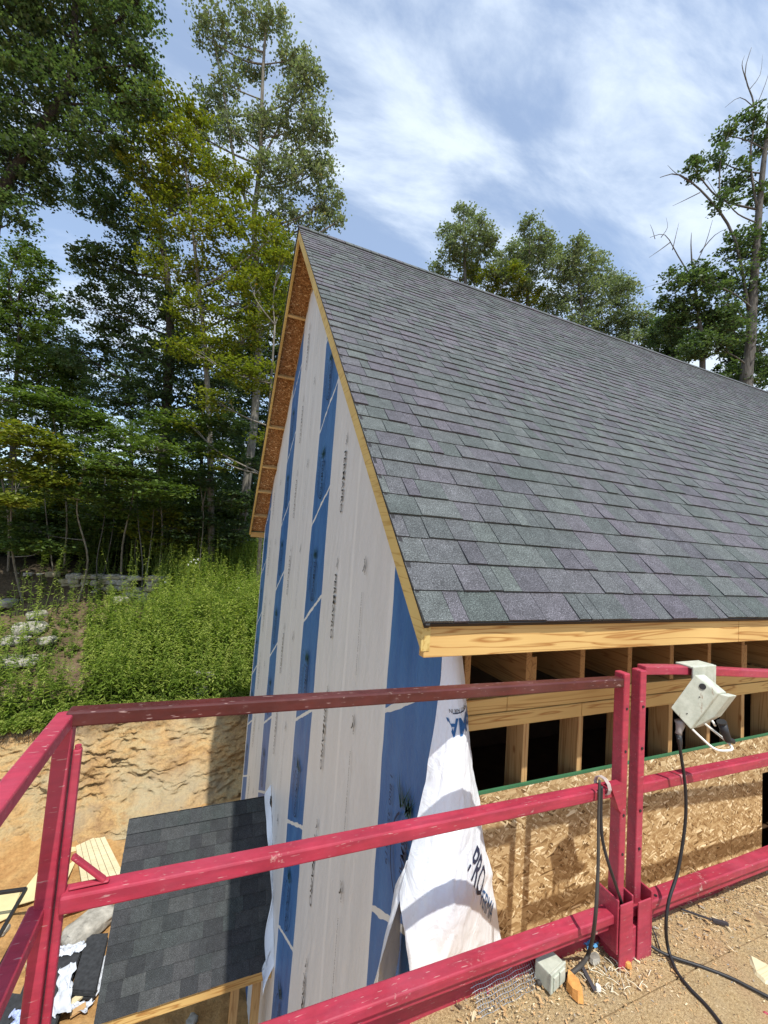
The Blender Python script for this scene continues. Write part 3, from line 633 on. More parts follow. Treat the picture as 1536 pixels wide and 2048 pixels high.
# sawdust and shavings: stuff
for mi, (m_, cnt) in enumerate(zip(TANC, (1500, 4200, 900, 500))):
    n = cnt; t = rng.random(n); xx = rng.uniform(.15, 2.9, n); yy = -.05-np.abs(rng.normal(0, .16, n)); yy = np.clip(yy, -1.0, -.04)
    l_ = rng.uniform(.0012, .0048, n)*np.where(rng.random(n) < .05, 2.6, 1); w_ = l_*rng.uniform(.15, .5, n); a = rng.uniform(0, math.pi, n); ca, sa = np.cos(a), np.sin(a); z = ZF+rng.uniform(.001, .005, n)
    V = np.zeros((n, 4, 3)); 
    for q, (p1, p2) in enumerate(((-1, -1), (1, -1), (1, 1), (-1, 1))):
        V[:, q, 0] = xx+p1*l_*ca-p2*w_*sa; V[:, q, 1] = yy+p1*l_*sa+p2*w_*ca; V[:, q, 2] = z+p1*rng.uniform(-.001, .001, n)+rng.uniform(0, .001, n)
    tag(link(('pale_shavings', 'sawdust', 'dark_crumbs', 'grit')[mi], np_mesh('chips', V.reshape(-1, 3), np.arange(n*4).reshape(-1, 4), m_)), ('pale wood shavings scattered over the platform floor', 'tan sawdust crumbs scattered over the platform floor', 'dark crumbs of bark and shingle along the toe rail', 'grey grit scattered over the platform floor')[mi], ('shavings', 'sawdust', 'crumbs', 'grit')[mi], kind='stuff')
def shard(name, px, py, L_, w_, h_, ang, mat, label, cat, group=None, z=ZF, jag=.15):
    c_ = fl(px, py, z); n = 9; mb = MB(); ring = []
    for i in range(n):
        q = 2*math.pi*i/n; r_ = 1+random.uniform(-jag, jag); ring.append((math.cos(q)*L_/2*r_, math.sin(q)*w_/2*r_))
    ca, sa = math.cos(ang), math.sin(ang)
    lo = [(c_.x+a*ca-b_*sa, c_.y+a*sa+b_*ca, z) for a, b_ in ring]; hi = [(c_.x+.82*(a*ca-b_*sa), c_.y+.82*(a*sa+b_*ca), z+h_*(1+random.uniform(-.35, .35))) for a, b_ in ring]
    mb.add(lo+hi, [tuple(range(n))[::-1], tuple(range(n, 2*n))]+[(i, (i+1) % n, (i+1) % n+n, i+n) for i in range(n)])
    return tag(mb.build(name, mat), label, cat, group)
ORW = plain('orange_wood', (.58, .27, .08), .75, .2, .35, 30, .5)
shard('wood_chunk', 1148, 1982, .085, .05, .03, 1.3, ORW, 'orange brown wood chunk lying below the thick looped cable', 'wood chunk')
shard('wood_chunk', 1250, 1928, .045, .025, .014, 1.9, ORW, 'small orange wood block among pale shavings beside the post foot', 'wood chunk')
shard('stone_chip', 1190, 1918, .06, .035, .012, .2, STONE, 'flat grey brown stone chip between the cables and orange block', 'stone chip')
shard('paper_scrap', 1196, 1978, .022, .02, .012, .5, WHITEP, 'crumpled white scrap at the tip of the dark strip', 'scrap')
shard('paper_scrap', 1235, 1925, .03, .012, .006, .9, WHITEP, 'thin white sliver leaning on the small orange block', 'scrap')
shard('plywood_offcut', 1530, 1945, .12, .09, .008, .7, WXw, 'thin tan plywood offcut at the right edge of the floor', 'offcut', jag=.25)
shard('red_scrap', 1532, 2028, .02, .008, .005, 2.3, RED, 'bright red scrap at the lower right corner of the floor', 'scrap')
shard('red_scrap', 976, 1986, .014, .01, .008, 0, RED, 'small red scrap on the wire mesh under the toe rail', 'scrap', z=ZF)
shard('wood_sliver', 948, 2030, .05, .012, .004, .6, TANC[0], 'pale wood sliver at the lower left end of the platform floor', 'wood sliver')
BLUE = plain('blue_plastic', (.12, .35, .6), .5)
mb = MB(); c_ = fl(1178, 1890, ZF+.01)
for i in range(16):
    a = random.uniform(0, 6.28); d = Vector((math.cos(a), math.sin(a)*.5, random.uniform(.1, .9)))*random.uniform(.012, .032); s_ = Vector((-math.sin(a), math.cos(a), .2))*random.uniform(.004, .01)
    p = c_+Vector((random.uniform(-.02, .02), random.uniform(-.01, .01), 0)); mb.add([p-s_, p+s_, p+d+s_*.7, p+d-s_*.7], [(0, 1, 2, 3)])
tag(mb.build('blue_rag', BLUE), 'crumpled bright blue plastic rag behind the thick cable', 'rag')
DST = plain('dark_strip', (.05, .045, .05), .7)
mb = MB(); A, B = fl(1160, 1925, ZF+.012), fl(1190, 1982, ZF+.006); mb.bar(A, B, .014, .006)
tag(mb.build('rubber_strip', DST), 'short dark strip lying between the orange chunk and white scrap', 'strip')
mb = MB(); A, B = fl(1362, 1818, ZF+.012), fl(1425, 1840, ZF+.008); mb.bar(A, B, .006, .006); mb.bar(B, fl(1456, 1848, ZF+.01), .014, .010)
tag(mb.build('dark_stick', DST), 'short dark stick lying by the right toe rail', 'stick')
# wire mesh strip under the rail
MSH = plain('galvanised_wire', (.45, .47, .48), .35, .5, .1, 10, 0, .8); mb = MB()
cc = fl(1010, 1972, ZF+.012); ax_ = Vector((.95, .05, 0)).normalized(); bx_ = Vector((-.05, .6, .5)).normalized()
for i in range(26): mb.tube([cc+ax_*(-.14+i*.011)-bx_*.045+Vector((0, 0, .012)), cc+ax_*(-.13+i*.011)+Vector((0, 0, .014+.004*math.sin(i))), cc+ax_*(-.12+i*.011)+bx_*.05], .0009, 4)
for j in range(9): mb.tube([cc+ax_*(-.14+q*.028)+bx_*(-.045+j*.0115)+Vector((0, 0, .012+.003*math.sin(q*2))) for q in range(11)], .0008, 4)
tag(mb.build('wire_mesh', MSH), 'torn strip of galvanised wire mesh under the toe rail', 'wire mesh')
# grass-like pale straws
mb = MB()
for i in range(46):
    c_ = fl(random.uniform(1170, 1300), random.uniform(1925, 1995), ZF+.004); a = random.uniform(0, 3.14); l_ = random.uniform(.015, .045); d = Vector((math.cos(a), math.sin(a), random.uniform(-.05, .12)))*l_
    mb.tube([c_, c_+d*.5+Vector((0, 0, .004)), c_+d], .0011, 4)
tag(mb.build('straw_litter', plain('straw', (.72, .66, .5), .8)), 'tangle of pale plastic shreds and straw at the post foot', 'litter', kind='stuff')
# small outlet box on the floor
ob_ = empty('outlet_box', tuple(fl(1095, 1945)), 'small grey green outlet box standing on the platform floor under the toe rail', 'outlet box')
c0 = fl(1080, 1962); c0.y = -.158; ex, ey = Vector((.97, .22, 0)).normalized(), Vector((-.22, .97, 0)).normalized()
def obox(o, a, b_): return [o+ex*x*1.12+ey*y+Vector((0, 0, z*1.15)) for x, y, z in ((a[0], a[1], a[2]), (b_[0], a[1], a[2]), (b_[0], b_[1], a[2]), (a[0], b_[1], a[2]), (a[0], a[1], b_[2]), (b_[0], a[1], b_[2]), (b_[0], b_[1], b_[2]), (a[0], b_[1], b_[2]))]
bevel(MB().hexa(obox(c0, (0, .008, .002), (.078, .07, .06))).build('box_body', GREYBOX, ob_), .004)
bevel(MB().hexa(obox(c0, (-.002, 0, .004), (.080, .0085, .062))).build('cover_plate', GREYBOX, ob_), .002)
bevel(MB().hexa(obox(c0, (.008, -.005, .012), (.036, 0.001, .052))).build('outlet_lid', GREYBOX, ob_), .002)
bevel(MB().hexa(obox(c0, (.042, -.005, .012), (.070, 0.001, .052))).build('outlet_lid', GREYBOX, ob_), .002)

# ------------------------------------------------------------------ cables
def smooth_path(pts, n=8):
    pts = [Vector(p) for p in pts]; out_ = []
    for i in range(len(pts)-1):
        p0, p1, p2, p3 = pts[max(i-1, 0)], pts[i], pts[i+1], pts[min(i+2, len(pts)-1)]
        for q in range(n):
            t = q/n; out_.append(.5*((2*p1)+(p2-p0)*t+(2*p0-5*p1+4*p2-p3)*t*t+(3*p1-p0-3*p2+p3)*t**3))
    return out_+[pts[-1]]
RY = -.19
def hang(px, py, y=RY): return on(px, py, 1, y)
c1 = [hang(1356, 1476), hang(1362, 1510), hang(1371, 1580), hang(1370, 1650), hang(1356, 1740), hang(1338, 1800, -.2), hang(1332, 1850, -.205), fl(1336, 1895, ZF+.03), fl(1352, 1940, ZF+.008), fl(1378, 1975, ZF+.006), fl(1410, 2008, ZF+.006), fl(1440, 2045, ZF+.006), fl(1475, 2100, ZF+.006)]
tag(MB().tube(smooth_path(c1), .0062, 8).build('power_cable', BLACK, smooth=True), 'black cable dropping from the grey control box to the floor', 'cable')
c2 = [hang(1203, 1572, -.15), hang(1202, 1640, -.16), hang(1207, 1690, -.17), hang(1228, 1760, -.185), fl(1262, 1850, ZF+.06), fl(1300, 1890, ZF+.02), fl(1340, 1912, ZF+.012), fl(1400, 1932, ZF+.008), fl(1460, 1955, ZF+.008), fl(1500, 1975, ZF+.008), fl(1560, 2005, ZF+.008), fl(1640, 2040, ZF+.008)]
tag(MB().tube(smooth_path(c2), .0058, 8).build('power_cable', BLACK, smooth=True), 'black cable tied at the mid rail and running off across the floor to the right', 'cable')
c3 = [hang(1199, 1560, -.155), hang(1197, 1640, -.165), hang(1196, 1740, -.19), hang(1190, 1840, -.21), fl(1178, 1905, ZF+.04), fl(1156, 1936, ZF+.02), fl(1120, 1957, ZF+.008), fl(1074, 1966, ZF+.008)]
tag(MB().tube(smooth_path(c3), [.0045+.004*min(1, i/45) for i in range(len(smooth_path(c3)))], 8).build('power_cable', plain('worn_cable', (.05, .045, .04), .6), smooth=True), 'thick worn cable hanging from the mid rail and ending by the outlet box', 'cable')
mb = MB(); cc = on(1203, 1565, 1, -.115)
for i in range(3): mb.tube([(cc.x-.004+i*.006+.0*q, -.118+.034*math.cos(q/10*6.283), -.6285+.032*math.sin(q/10*6.283)) for q in range(11)], .0028, 5)
tag(mb.build('twine_tie', plain('grey_twine', (.45, .38, .35), .8)), 'grey twine wrapped round the mid rail holding two cables', 'twine')
c4 = [fl(1300, 1845, ZF+.006), fl(1312, 1875, ZF+.006), fl(1322, 1905, ZF+.006)]
tag(MB().tube(smooth_path(c4), .003, 6).build('twig', DST), 'thin dark twig lying between the two cables', 'twig')

# ------------------------------------------------------------------ control box on the right top rail
cb = empty('control_box', tuple(on(1395, 1405, 1, -.2)), 'pale grey tilted control box hooked over the top rail', 'control box')
P0 = on(1392, 1400, 1, -.205); nF = Vector((-.66, -.75, .08)).normalized()    # face looks back towards the platform's middle
def onpl(px, py, off=0.0):
    d = ray(px, py); t = (P0+nF*off-CAM).dot(nF)/d.dot(nF); return CAM+d*t
q4 = [onpl(*p) for p in ((1390, 1349), (1436, 1387), (1381, 1459), (1341, 1416))]
dp = (rt*.055+Vector((.75, .66, 0))*.055)+Vector((0, 0, -.012)); 
bevel(MB().hexa(q4+[p+dp for p in q4]).build('box_body', GREYBOX, cb), .004)
# stepped lid on the right side
m1 = [q4[1].lerp(q4[2], .02), q4[1].lerp(q4[2], .98)]; sdv = rt*.03+Vector((.02, 0, -.012))
hx = [m1[0], m1[0]+sdv, m1[0].lerp(m1[1], .62)+sdv, m1[1]]; hx = [p+dp*.25 for p in hx]
bevel(MB().hexa(hx+[p+dp*.9 for p in hx]).build('side_cover', GREYBOX, cb), .003)
h = onpl(1405, 1373, .0015); axu = (q4[1]-q4[0]).normalized(); axv = (q4[3]-q4[0]).normalized(); axv = (axv-axu*axv.dot(axu)).normalized()
def disc(c_, r_, name, mat, n=18, th=.002):
    v = [c_+(axu*math.cos(2*math.pi*i/n)+axv*math.sin(2*math.pi*i/n))*r_ for i in range(n)]; w_ = [p-nF*(-th) for p in v]
    return MB().add(v+w_, [tuple(range(n)), tuple(range(2*n-1, n-1, -1))]+[(i, (i+1) % n, (i+1) % n+n, i+n) for i in range(n)]).build(name, mat, cb)
disc(h, .0125, 'round_hole', BLACK); disc(onpl(1399, 1394, .001), .0024, 'screw', BLACK, 8); disc(onpl(1374, 1427, .001), .0024, 'screw', BLACK, 8)
# saddle bracket over the rail
mb = MB(); bx0, bx1 = on(1378, 1340, 1, -.14).x, on(1424, 1345, 1, -.14).x; zr = -.182
mb.box((bx0, -.150, zr-.004), (bx1, -.08, zr+.006)); mb.box((bx0, -.158, zr-.085), (bx1, -.150, zr+.006)); mb.box((bx0, -.088, zr-.05), (bx1, -.08, zr-.004))
bevel(mb.build('saddle_bracket', GREYBOX, cb), .003)
def off(px, py, o_): return onpl(px, py, o_)
hd = [off(1384, 1458, -.02), off(1405, 1478, -.01), off(1425, 1495, 0), off(1440, 1501, 0), off(1456, 1501, .0), off(1463, 1499, -.01), off(1463, 1493, -.02), off(1450, 1480, -.04), off(1425, 1460, -.05), off(1408, 1446, -.05)]
MB().tube(smooth_path(hd, 5), .0048, 8).build('handle_bar', WHITEP, cb, True)
MB().tube([off(1424, 1441, -.02), off(1431, 1452, -.02)], .0045, 8).build('stud_pin', WHITEP, cb, True)
plug = MB().tube([off(1444, 1447, -.01), off(1450, 1465, -.015), off(1456, 1480, -.02), off(1467, 1483, -.03)], [.0165, .0155, .014, .010], 14).build('plug', BLACK, cb, True)
MB().tube([off(1444, 1446, -.006), off(1443, 1443, -.004)], [.0175, .0175], 14).build('plug_cap', BLACK, cb)
MB().tube([off(1358, 1440, -.03), off(1361, 1449, -.03), off(1358, 1462, -.03), off(1357, 1468, -.03)], [.019, .018, .012, .013], 14).build('cable_gland', plain('grey_gland', (.3, .27, .25), .6), cb, True)
MB().tube([off(1357, 1468, -.03), off(1359, 1482, -.03), off(1361, 1497, -.02)], [.0125, .011, .007], 12).build('gland_nut', BLACK, cb, True)

# ------------------------------------------------------------------ things on the pit floor at the lower left
def gp(px, py, z=GZ+.06): return on(px, py, 2, z)
def slab_pts(quad, z, th): return [Vector((p.x, p.y, z)) for p in quad]+[Vector((p.x, p.y, z+th)) for p in quad]
pp = empty('plank_panel', tuple(gp(190, 1740)), 'raft of pale boards lying on the clay beside the porch roof', 'planks')
A, B, C_, D_ = gp(150, 1704), gp(205, 1677), gp(250, 1768), gp(165, 1800)
for i in range(6):
    t0, t1 = i/6+.006, (i+1)/6-.006; q = [A.lerp(B, t0), A.lerp(B, t1), D_.lerp(C_, t1), D_.lerp(C_, t0)]
    bevel(MB().hexa(slab_pts(q, GZ+.14+random.uniform(0, .008), .04)).build('plank', WXw, pp), .004)
def ply(name, quad, z, mat, label, cat='plywood sheet'): return tag(bevel(MB().hexa(slab_pts([gp(*p) for p in quad], z, .018)).build(name, mat), .002), label, cat)
PLY = plain('pale_plywood', (.6, .5, .27), .75, .2, .15, 3)
ply('plywood_sheet', ((20, 1820), (132, 1676), (176, 1674), (122, 1790)), GZ+.1, PLY, 'pale yellow plywood sheet under the left edge of the board raft')
ply('plywood_sheet', ((-60, 1880), (-60, 1795), (42, 1788), (18, 1842)), GZ+.12, PLY, 'pale sheet at the left edge behind the black steel gate')
ply('plywood_sheet', ((118, 1838), (118, 1822), (232, 1768), (232, 1795)), GZ+.09, PLY, 'narrow pale sheet strip just above the big flat rock')
# flat boulder
def boulder(name, c_, a, b_, h_, rot, mat, label, cat, group=None, seed=0, parent=None, flat=True):
    n, m = 22, 12; V = []; Fc = []
    for i in range(m):
        ph = math.pi*(i/(m-1)-.5)
        for j in range(n):
            q = 2*math.pi*j/n; x = math.cos(ph)*math.cos(q); y = math.cos(ph)*math.sin(q); z = math.sin(ph)
            e = flat if isinstance(flat, float) else .55; x, y, z = [math.copysign(abs(t)**e, t) for t in (x, y, z)]
            d = 1+.2*float(fbm(x*1.7+seed, y*1.7, z*1.7, 4, 7)); V.append((x*a*d, y*b_*d, z*h_*(1+.12*float(vnoise(x*2+seed, y*2, 3, 8)))))
    ca, sa = math.cos(rot), math.sin(rot); V = [(c_[0]+x*ca-y*sa, c_[1]+x*sa+y*ca, c_[2]+z) for x, y, z in V]
    for i in range(m-1):
        for j in range(n): Fc.append((i*n+j, i*n+(j+1) % n, (i+1)*n+(j+1) % n, (i+1)*n+j))
    o = MB().add(V, Fc).build(name, mat, parent, True)
    return tag(o, label, cat, group) if label else o
ROCK = plain('flat_rock', (.33, .29, .19), .9, .1, .3, 3.5, .7)
c_ = gp(178, 1852, GZ+.15); boulder('flat_boulder', (c_.x, c_.y, GZ+.16), .40, .24, .13, .72, STONE, 'large flat tan boulder on the clay by the porch roof', 'boulder', seed=3)
# shingle bundles in torn white wrappers
WRP = plain('bundle_wrapper', (.52, .55, .6), .4, .3, .15, 6, .3); BND = plain('stacked_shingles', (.035, .037, .04), .9, .2, .4, 20, .4)
def bundle(quad, z, hgt, label, nl=5):
    q = [gp(*p, GZ+.15) for p in quad]; o = empty('shingle_bundle', tuple(q[0]), label, 'shingle bundle', 'shingle bundles on the ground')
    for i in range(nl):
        j = Vector((random.uniform(-.012, .012), random.uniform(-.012, .012), 0)); z0 = z+hgt*i/nl
        MB().hexa([Vector((p.x, p.y, z0))+j for p in q]+[Vector((p.x, p.y, z0+hgt/nl*.9))+j for p in q]).build('shingle', BND, o)
    return o, q
b1, q1 = bundle(((18, 2050), (70, 1915), (165, 1896), (108, 2060)), GZ+.02, .16, 'dark shingle bundle partly covered by white wrapper at the lower left')
b2, q2 = bundle(((143, 1983), (175, 1874), (216, 1870), (190, 1986)), GZ+.05, .14, 'dark bare shingle bundle beside the porch roof edge')
b3, q3 = bundle(((-40, 2080), (20, 1985), (60, 1990), (20, 2090)), GZ+.02, .12, 'low shingle bundle in the bottom left corner')
def wrapper(quad, z, parent, seed, mat=WRP):
    q = [gp(*p, GZ+.2) for p in quad]; V = []; n = 26
    for i in range(n):
        for j in range(n):
            a, b_ = i/(n-1), j/(n-1); p = q[0].lerp(q[1], a).lerp(q[3].lerp(q[2], a), b_); e = .05*float(vnoise(a*6, b_*6, 0, seed)); 
            V.append((p.x+e, p.y+.05*float(vnoise(a*6, b_*6, 4, seed)), z+.035*abs(float(fbm(a*4, b_*5, 0, 3, seed+1)))))
    return link('wrapper', np_mesh('wrapper', V, grid_faces(n, n), mat, smooth=True), parent)
wrapper(((100, 2035), (118, 1942), (150, 1925), (142, 2020)), GZ+.2, b1, 3); wrapper(((112, 1912), (122, 1893), (172, 1880), (160, 1905)), GZ+.19, b1, 9)
wrapper(((138, 2005), (143, 1982), (192, 1985), (172, 2004)), GZ+.06, b2, 15); wrapper(((193, 1975), (200, 1950), (220, 1880), (222, 1886)), GZ+.06, b2, 25)
wrapper(((20, 2060), (28, 2022), (76, 2018), (80, 2060)), GZ+.2, b1, 35, plain('blue_print_wrapper', (.35, .42, .68), .4, .4, .6, 30))
for i, (a, b_, w_, lb) in enumerate((((122, 2022), (170, 1985), .09, 'short pale board scrap below the shingle bundles, left one'), ((140, 2030), (172, 2010), .08, 'short tan board scrap below the bare shingle bundle'), ((205, 2010), (222, 1950), .07, 'narrow board scrap leaning by the porch roof edge'))):
    p, q = gp(*a, GZ+.06), gp(*b_, GZ+.08); tag(bevel(MB().bar(p, q, w_, .035).build('board_scrap', (WXw, TANC[1], WXw)[i])), lb, 'board scrap')
# black steel ramp gate
gt = empty('steel_gate', tuple(gp(30, 1840)), 'black steel ramp gate with upright bars at the left edge', 'gate')
A, B = gp(52, 1778, GZ+.75), gp(-70, 1990, GZ+.75); dz = Vector((0, 0, -.62))
def gbar(a, b_, w_=.05, nm='gate_rail'): bevel(MB().bar(a, b_, w_, w_).build(nm, BLACK, gt), .004)
gbar(A, B); gbar(A+dz, B+dz); gbar(A+Vector((0, 0, .0)), gp(-70, 1795, GZ+.75)); 
for i in range(14): gbar(A.lerp(B, i/13.0), A.lerp(B, i/13.0)+dz, .035, 'gate_bar')
# scattered stones
SM = []
for i in range(90):
    x, y = random.uniform(-6, .2), random.uniform(4.5, 9.7)
    if i < 55: boulder('loose_stone', (x, y, GZ+.07), random.uniform(.03, .1), random.uniform(.03, .08), random.uniform(.02, .05), random.random()*6, STONE if i % 2 else ROCK, 'small loose stone lying on the clay pit floor', 'stone', 'loose stones on the pit floor', seed=i)

# ------------------------------------------------------------------ stone wall and rubble on the slope
sw = empty('stone_wall', (-4.5, 19, -2.2), 'low dry stone wall of pale flat stones at the top of the weedy slope', 'stone wall')
for i in range(170):
    px = random.uniform(-40, 330); row = random.randint(0, 4); D0 = 16.2+random.uniform(-.1, .1); c_ = at(px, 1152+.03*(px-150)+row*11+random.uniform(-2, 2), D0)
    boulder('wall_stone', c_, random.uniform(.11, .27), .15, random.uniform(.06, .12), random.uniform(-.3, .3), STONE if i % 3 else ROCK, None, None, seed=i, parent=sw, flat=.38)
for i, (px, py, D0, a, b_, h_) in enumerate(((20, 1325, 12.2, .8, .5, .12), (60, 1250, 13.5, .45, .35, .2), (30, 1285, 13, .35, .3, .15), (95, 1275, 13, .25, .2, .12), (75, 1225, 14.3, .3, .25, .16), (10, 1235, 14.5, .4, .3, .15), (405, 1375, 12.4, .25, .2, .12), (420, 1345, 12.9, .22, .16, .1), (395, 1340, 12.9, .18, .16, .12), (240, 1195, 15.5, .3, .2, .14))):
    c_ = at(px, py, D0); zz = float(hill(c_.x, c_.y)); boulder('pale_boulder', (c_.x, c_.y, max(zz+.05, c_.z-.1)), a, b_, h_, .3*i, STONE, ['broad white slab lying at the left edge of the slope', 'pale boulder above the white slab', 'small pale boulder just left of the weeds', 'pale boulder half under weeds', 'upper pale boulder of the left rubble', 'pale rubble boulder at the left edge', 'pale boulder at the lip of the cut bank', 'pale boulder above the bank lip', 'smaller pale boulder near the bank lip', 'pale boulder below the stone wall'][i], 'boulder', seed=40+i)
# roots hanging from the bank lip
mb = MB()
for i in range(420):
    x = random.uniform(-8, .6); y = 11.82+random.uniform(-.15, .1); z = float(edge_z(np.array(x)))-random.uniform(-.02, .12); p = Vector((x, y, z)); pts = [p]; 
    for q in range(4): p = p+Vector((random.uniform(-.07, .07), random.uniform(-.06, .02), -random.uniform(.02, .11))); pts.append(p)
    mb.tube(pts, [.008, .007, .005, .004, .002], 4)
tag(mb.build('hanging_roots', BK_D), 'tangled dark roots hanging from the lip of the cut bank', 'roots', kind='stuff')

# ------------------------------------------------------------------ vegetation
def leaf_verts(C, size, flat=.5, up_bias=None):
    """C: (n,3) centres -> rhombic leaves with random orientation (flat 0..1 pulls normals upright)"""
    n = len(C); nr = rng.normal(size=(n, 3)); nr[:, 2] = np.abs(nr[:, 2])+flat*2.2; nr /= np.linalg.norm(nr, axis=1)[:, None]
    a = rng.normal(size=(n, 3)); a -= nr*(a*nr).sum(1)[:, None]; a /= np.linalg.norm(a, axis=1)[:, None]; b = np.cross(nr, a)
    L_ = size*rng.uniform(.65, 1.25, n)[:, None]; w = L_*rng.uniform(.55, .85, n)[:, None]
    droop = nr*L_*rng.uniform(-.12, .25, n)[:, None]
    V = np.stack([C-a*L_*.5, C+b*w*.5-droop*.3+a*L_*.06, C+a*L_*.5-droop, C-b*w*.5-droop*.3+a*L_*.06], 1)
    return V.reshape(-1, 3)
def unit(n):
    v = rng.normal(size=(n, 3)); return v/np.linalg.norm(v, axis=1)[:, None]
def tree(name, label, cat, group, trunk, r0_, r1_, blobs, lsize, LM, BM, flat=.5, dens=1.0, bare=(), seed=0, limbs=True, rc=.42, squash=.55):
    """trunk: world points; blobs: (centre, (rx, ry, rz), clumps)"""
    trunk = [Vector(p) for p in trunk]; e = empty(name, tuple(trunk[0]), label, cat, group); mb = MB(); tp = smooth_path(trunk, 5)
    mb.tube(tp, [r0_+(r1_-r0_)*i/(len(tp)-1) for i in range(len(tp))], 9)
    Cs, Ts = [], []
    for (c_, rr, nc) in blobs:
        c_ = Vector(c_); nc = max(3, int(nc*dens*1.55)); 
        cand = [p for p in tp if p.z < c_.z+rr[2]*.3] or [tp[0]]; a = min(cand, key=lambda p: (p-c_).length+abs((c_.z-p.z)-(c_-p).length*.6)*.5)
        L_ = (c_-a).length
        if limbs and L_ > .25:
            mid = a.lerp(c_, .5)+Vector((random.uniform(-.1, .1), random.uniform(-.1, .1), -.04))*L_; lp = smooth_path([a, mid, c_, c_+(c_-a)*.25/max(1, L_)*rr[2]], 4); rr0 = min(r0_*.45, .02+.011*L_)
            mb.tube(lp, [rr0*(1-.85*i/(len(lp)-1)) for i in range(len(lp))], 5)
        else: lp = [a, c_]
        d = unit(nc); rad = rng.uniform(.3, 1.05, nc)**.6; cc = np.array(c_)+d*np.array(rr)*rad[:, None]
        for q in range(0, nc, 3):
            s_ = lp[int(len(lp)*random.uniform(.35, .95))] if len(lp) > 2 else c_; t_ = Vector(cc[q]); mb.tube([s_, s_.lerp(t_, .55)+Vector((0, 0, .06)), t_], [.018, .01, .004], 3, cap=False)
        for q in range(nc):
            nl = int(rng.integers(16, 46)); off_ = rng.normal(size=(nl, 3))*np.array([rc, rc, rc*squash*.8])*rng.uniform(.45, .95)
            Cs.append(cc[q]+off_*.62); base = rng.uniform(0, .45); Ts.append(np.clip(base+rng.uniform(0, .55, nl), 0, 1))
    for pth in bare:
        pth = [Vector(p) for p in pth]; mb.tube(smooth_path(pth[1:], 3), [pth[0][0]*(1-.8*i/((len(pth)-2)*3)) for i in range((len(pth)-2)*3+1)], 4)
    mb.build('trunk', BM, e, True)
    if Cs:
        C = np.concatenate(Cs); T = np.concatenate(Ts); V = leaf_verts(C, lsize, flat); link('crown', np_mesh('crown', V, np.arange(len(V)).reshape(-1, 4), LM, np.repeat(T, 4)), e)
    return e
def B_(px, py, rpx, D, n=None, sy=.8, asp=.85):
    r_ = rpx*D/F; return (at(px, py, D+random.uniform(-.6, .6)), (r_, r_*sy, r_*asp), n if n else int(26*r_*r_/1.2+8))
def A_(lst, D): return [at(x, y, D+(dd[0] if dd else 0)) for x, y, *dd in lst]
def base_tree(px, D, top):                                       # a root point on the hill, below an image point
    p = at(px, 1120, D); return Vector((p.x, p.y, float(hill(p.x, p.y))-.2))
g_for = 'forest trees on the hill behind the house'
# big dark tree at the upper left
D = 17
tree('broadleaf_tree', 'huge dark tree filling the upper left corner', 'tree', None, [base_tree(-60, D, 0)]+A_([(-50, 900), (-20, 650), (-8, 420), (70, 280), (140, 160), (150, 20), (150, -120)], D), .34, .08,
     [B_(x, y, r, D) for x, y, r in ((30, 60, 85), (130, 60, 75), (240, 40, 65), (40, 200, 95), (150, 190, 85), (250, 140, 58), (20, 330, 80), (120, 300, 60), (215, 260, 60), (285, 200, 38), (290, 130, 26), (95, 380, 42), (35, 430, 42), (-60, 250, 120), (200, -60, 120), (60, -80, 130), (10, -10, 60), (270, 10, 30), (190, 130, 45), (75, 130, 55))], .155, LF_D, BK_D, .45, .86)
# tall pale-barked tree with open crown
D = 20
tree('open_crowned_tree', 'tall pale barked tree with thin open crown next to the gable', 'tree', None, [base_tree(480, D, 0)]+A_([(492, 980), (508, 850), (517, 700), (515, 560), (508, 440), (520, 330), (524, 200), (530, 80), (545, -60)], D), .23, .04,
     [B_(x, y, r, D, n) for x, y, r, n in ((430, 45, 42, 22), (500, 25, 40, 22), (545, 40, 36, 20), (590, 120, 32, 20), (615, 150, 30, 20), (600, 200, 50, 34), (500, 120, 40, 20), (420, 80, 30, 12), (455, 170, 32, 14), (560, 270, 50, 32), (630, 260, 34, 26), (640, 340, 34, 26), (600, 350, 48, 34), (655, 400, 30, 18), (560, 420, 50, 34), (640, 440, 34, 16), (510, 240, 40, 26), (420, 210, 40, 26), (460, 260, 36, 22), (380, 260, 36, 22), (420, 330, 34, 22), (560, 500, 40, 28), (580, 600, 30, 20), (680, 440, 12, 5), (530, 340, 34, 20))], .15, LF_P, BK_L, .2, 1.0,
     bare=[[(.09, 0, 0)]+A_([(498, 420), (470, 330), (450, 200), (430, 90), (415, 10)], D), [(.06, 0, 0)]+A_([(518, 330), (560, 250), (590, 190), (620, 120)], D), [(.05, 0, 0)]+A_([(515, 500), (560, 460), (610, 430), (650, 390)], D)], rc=.4, squash=.8)
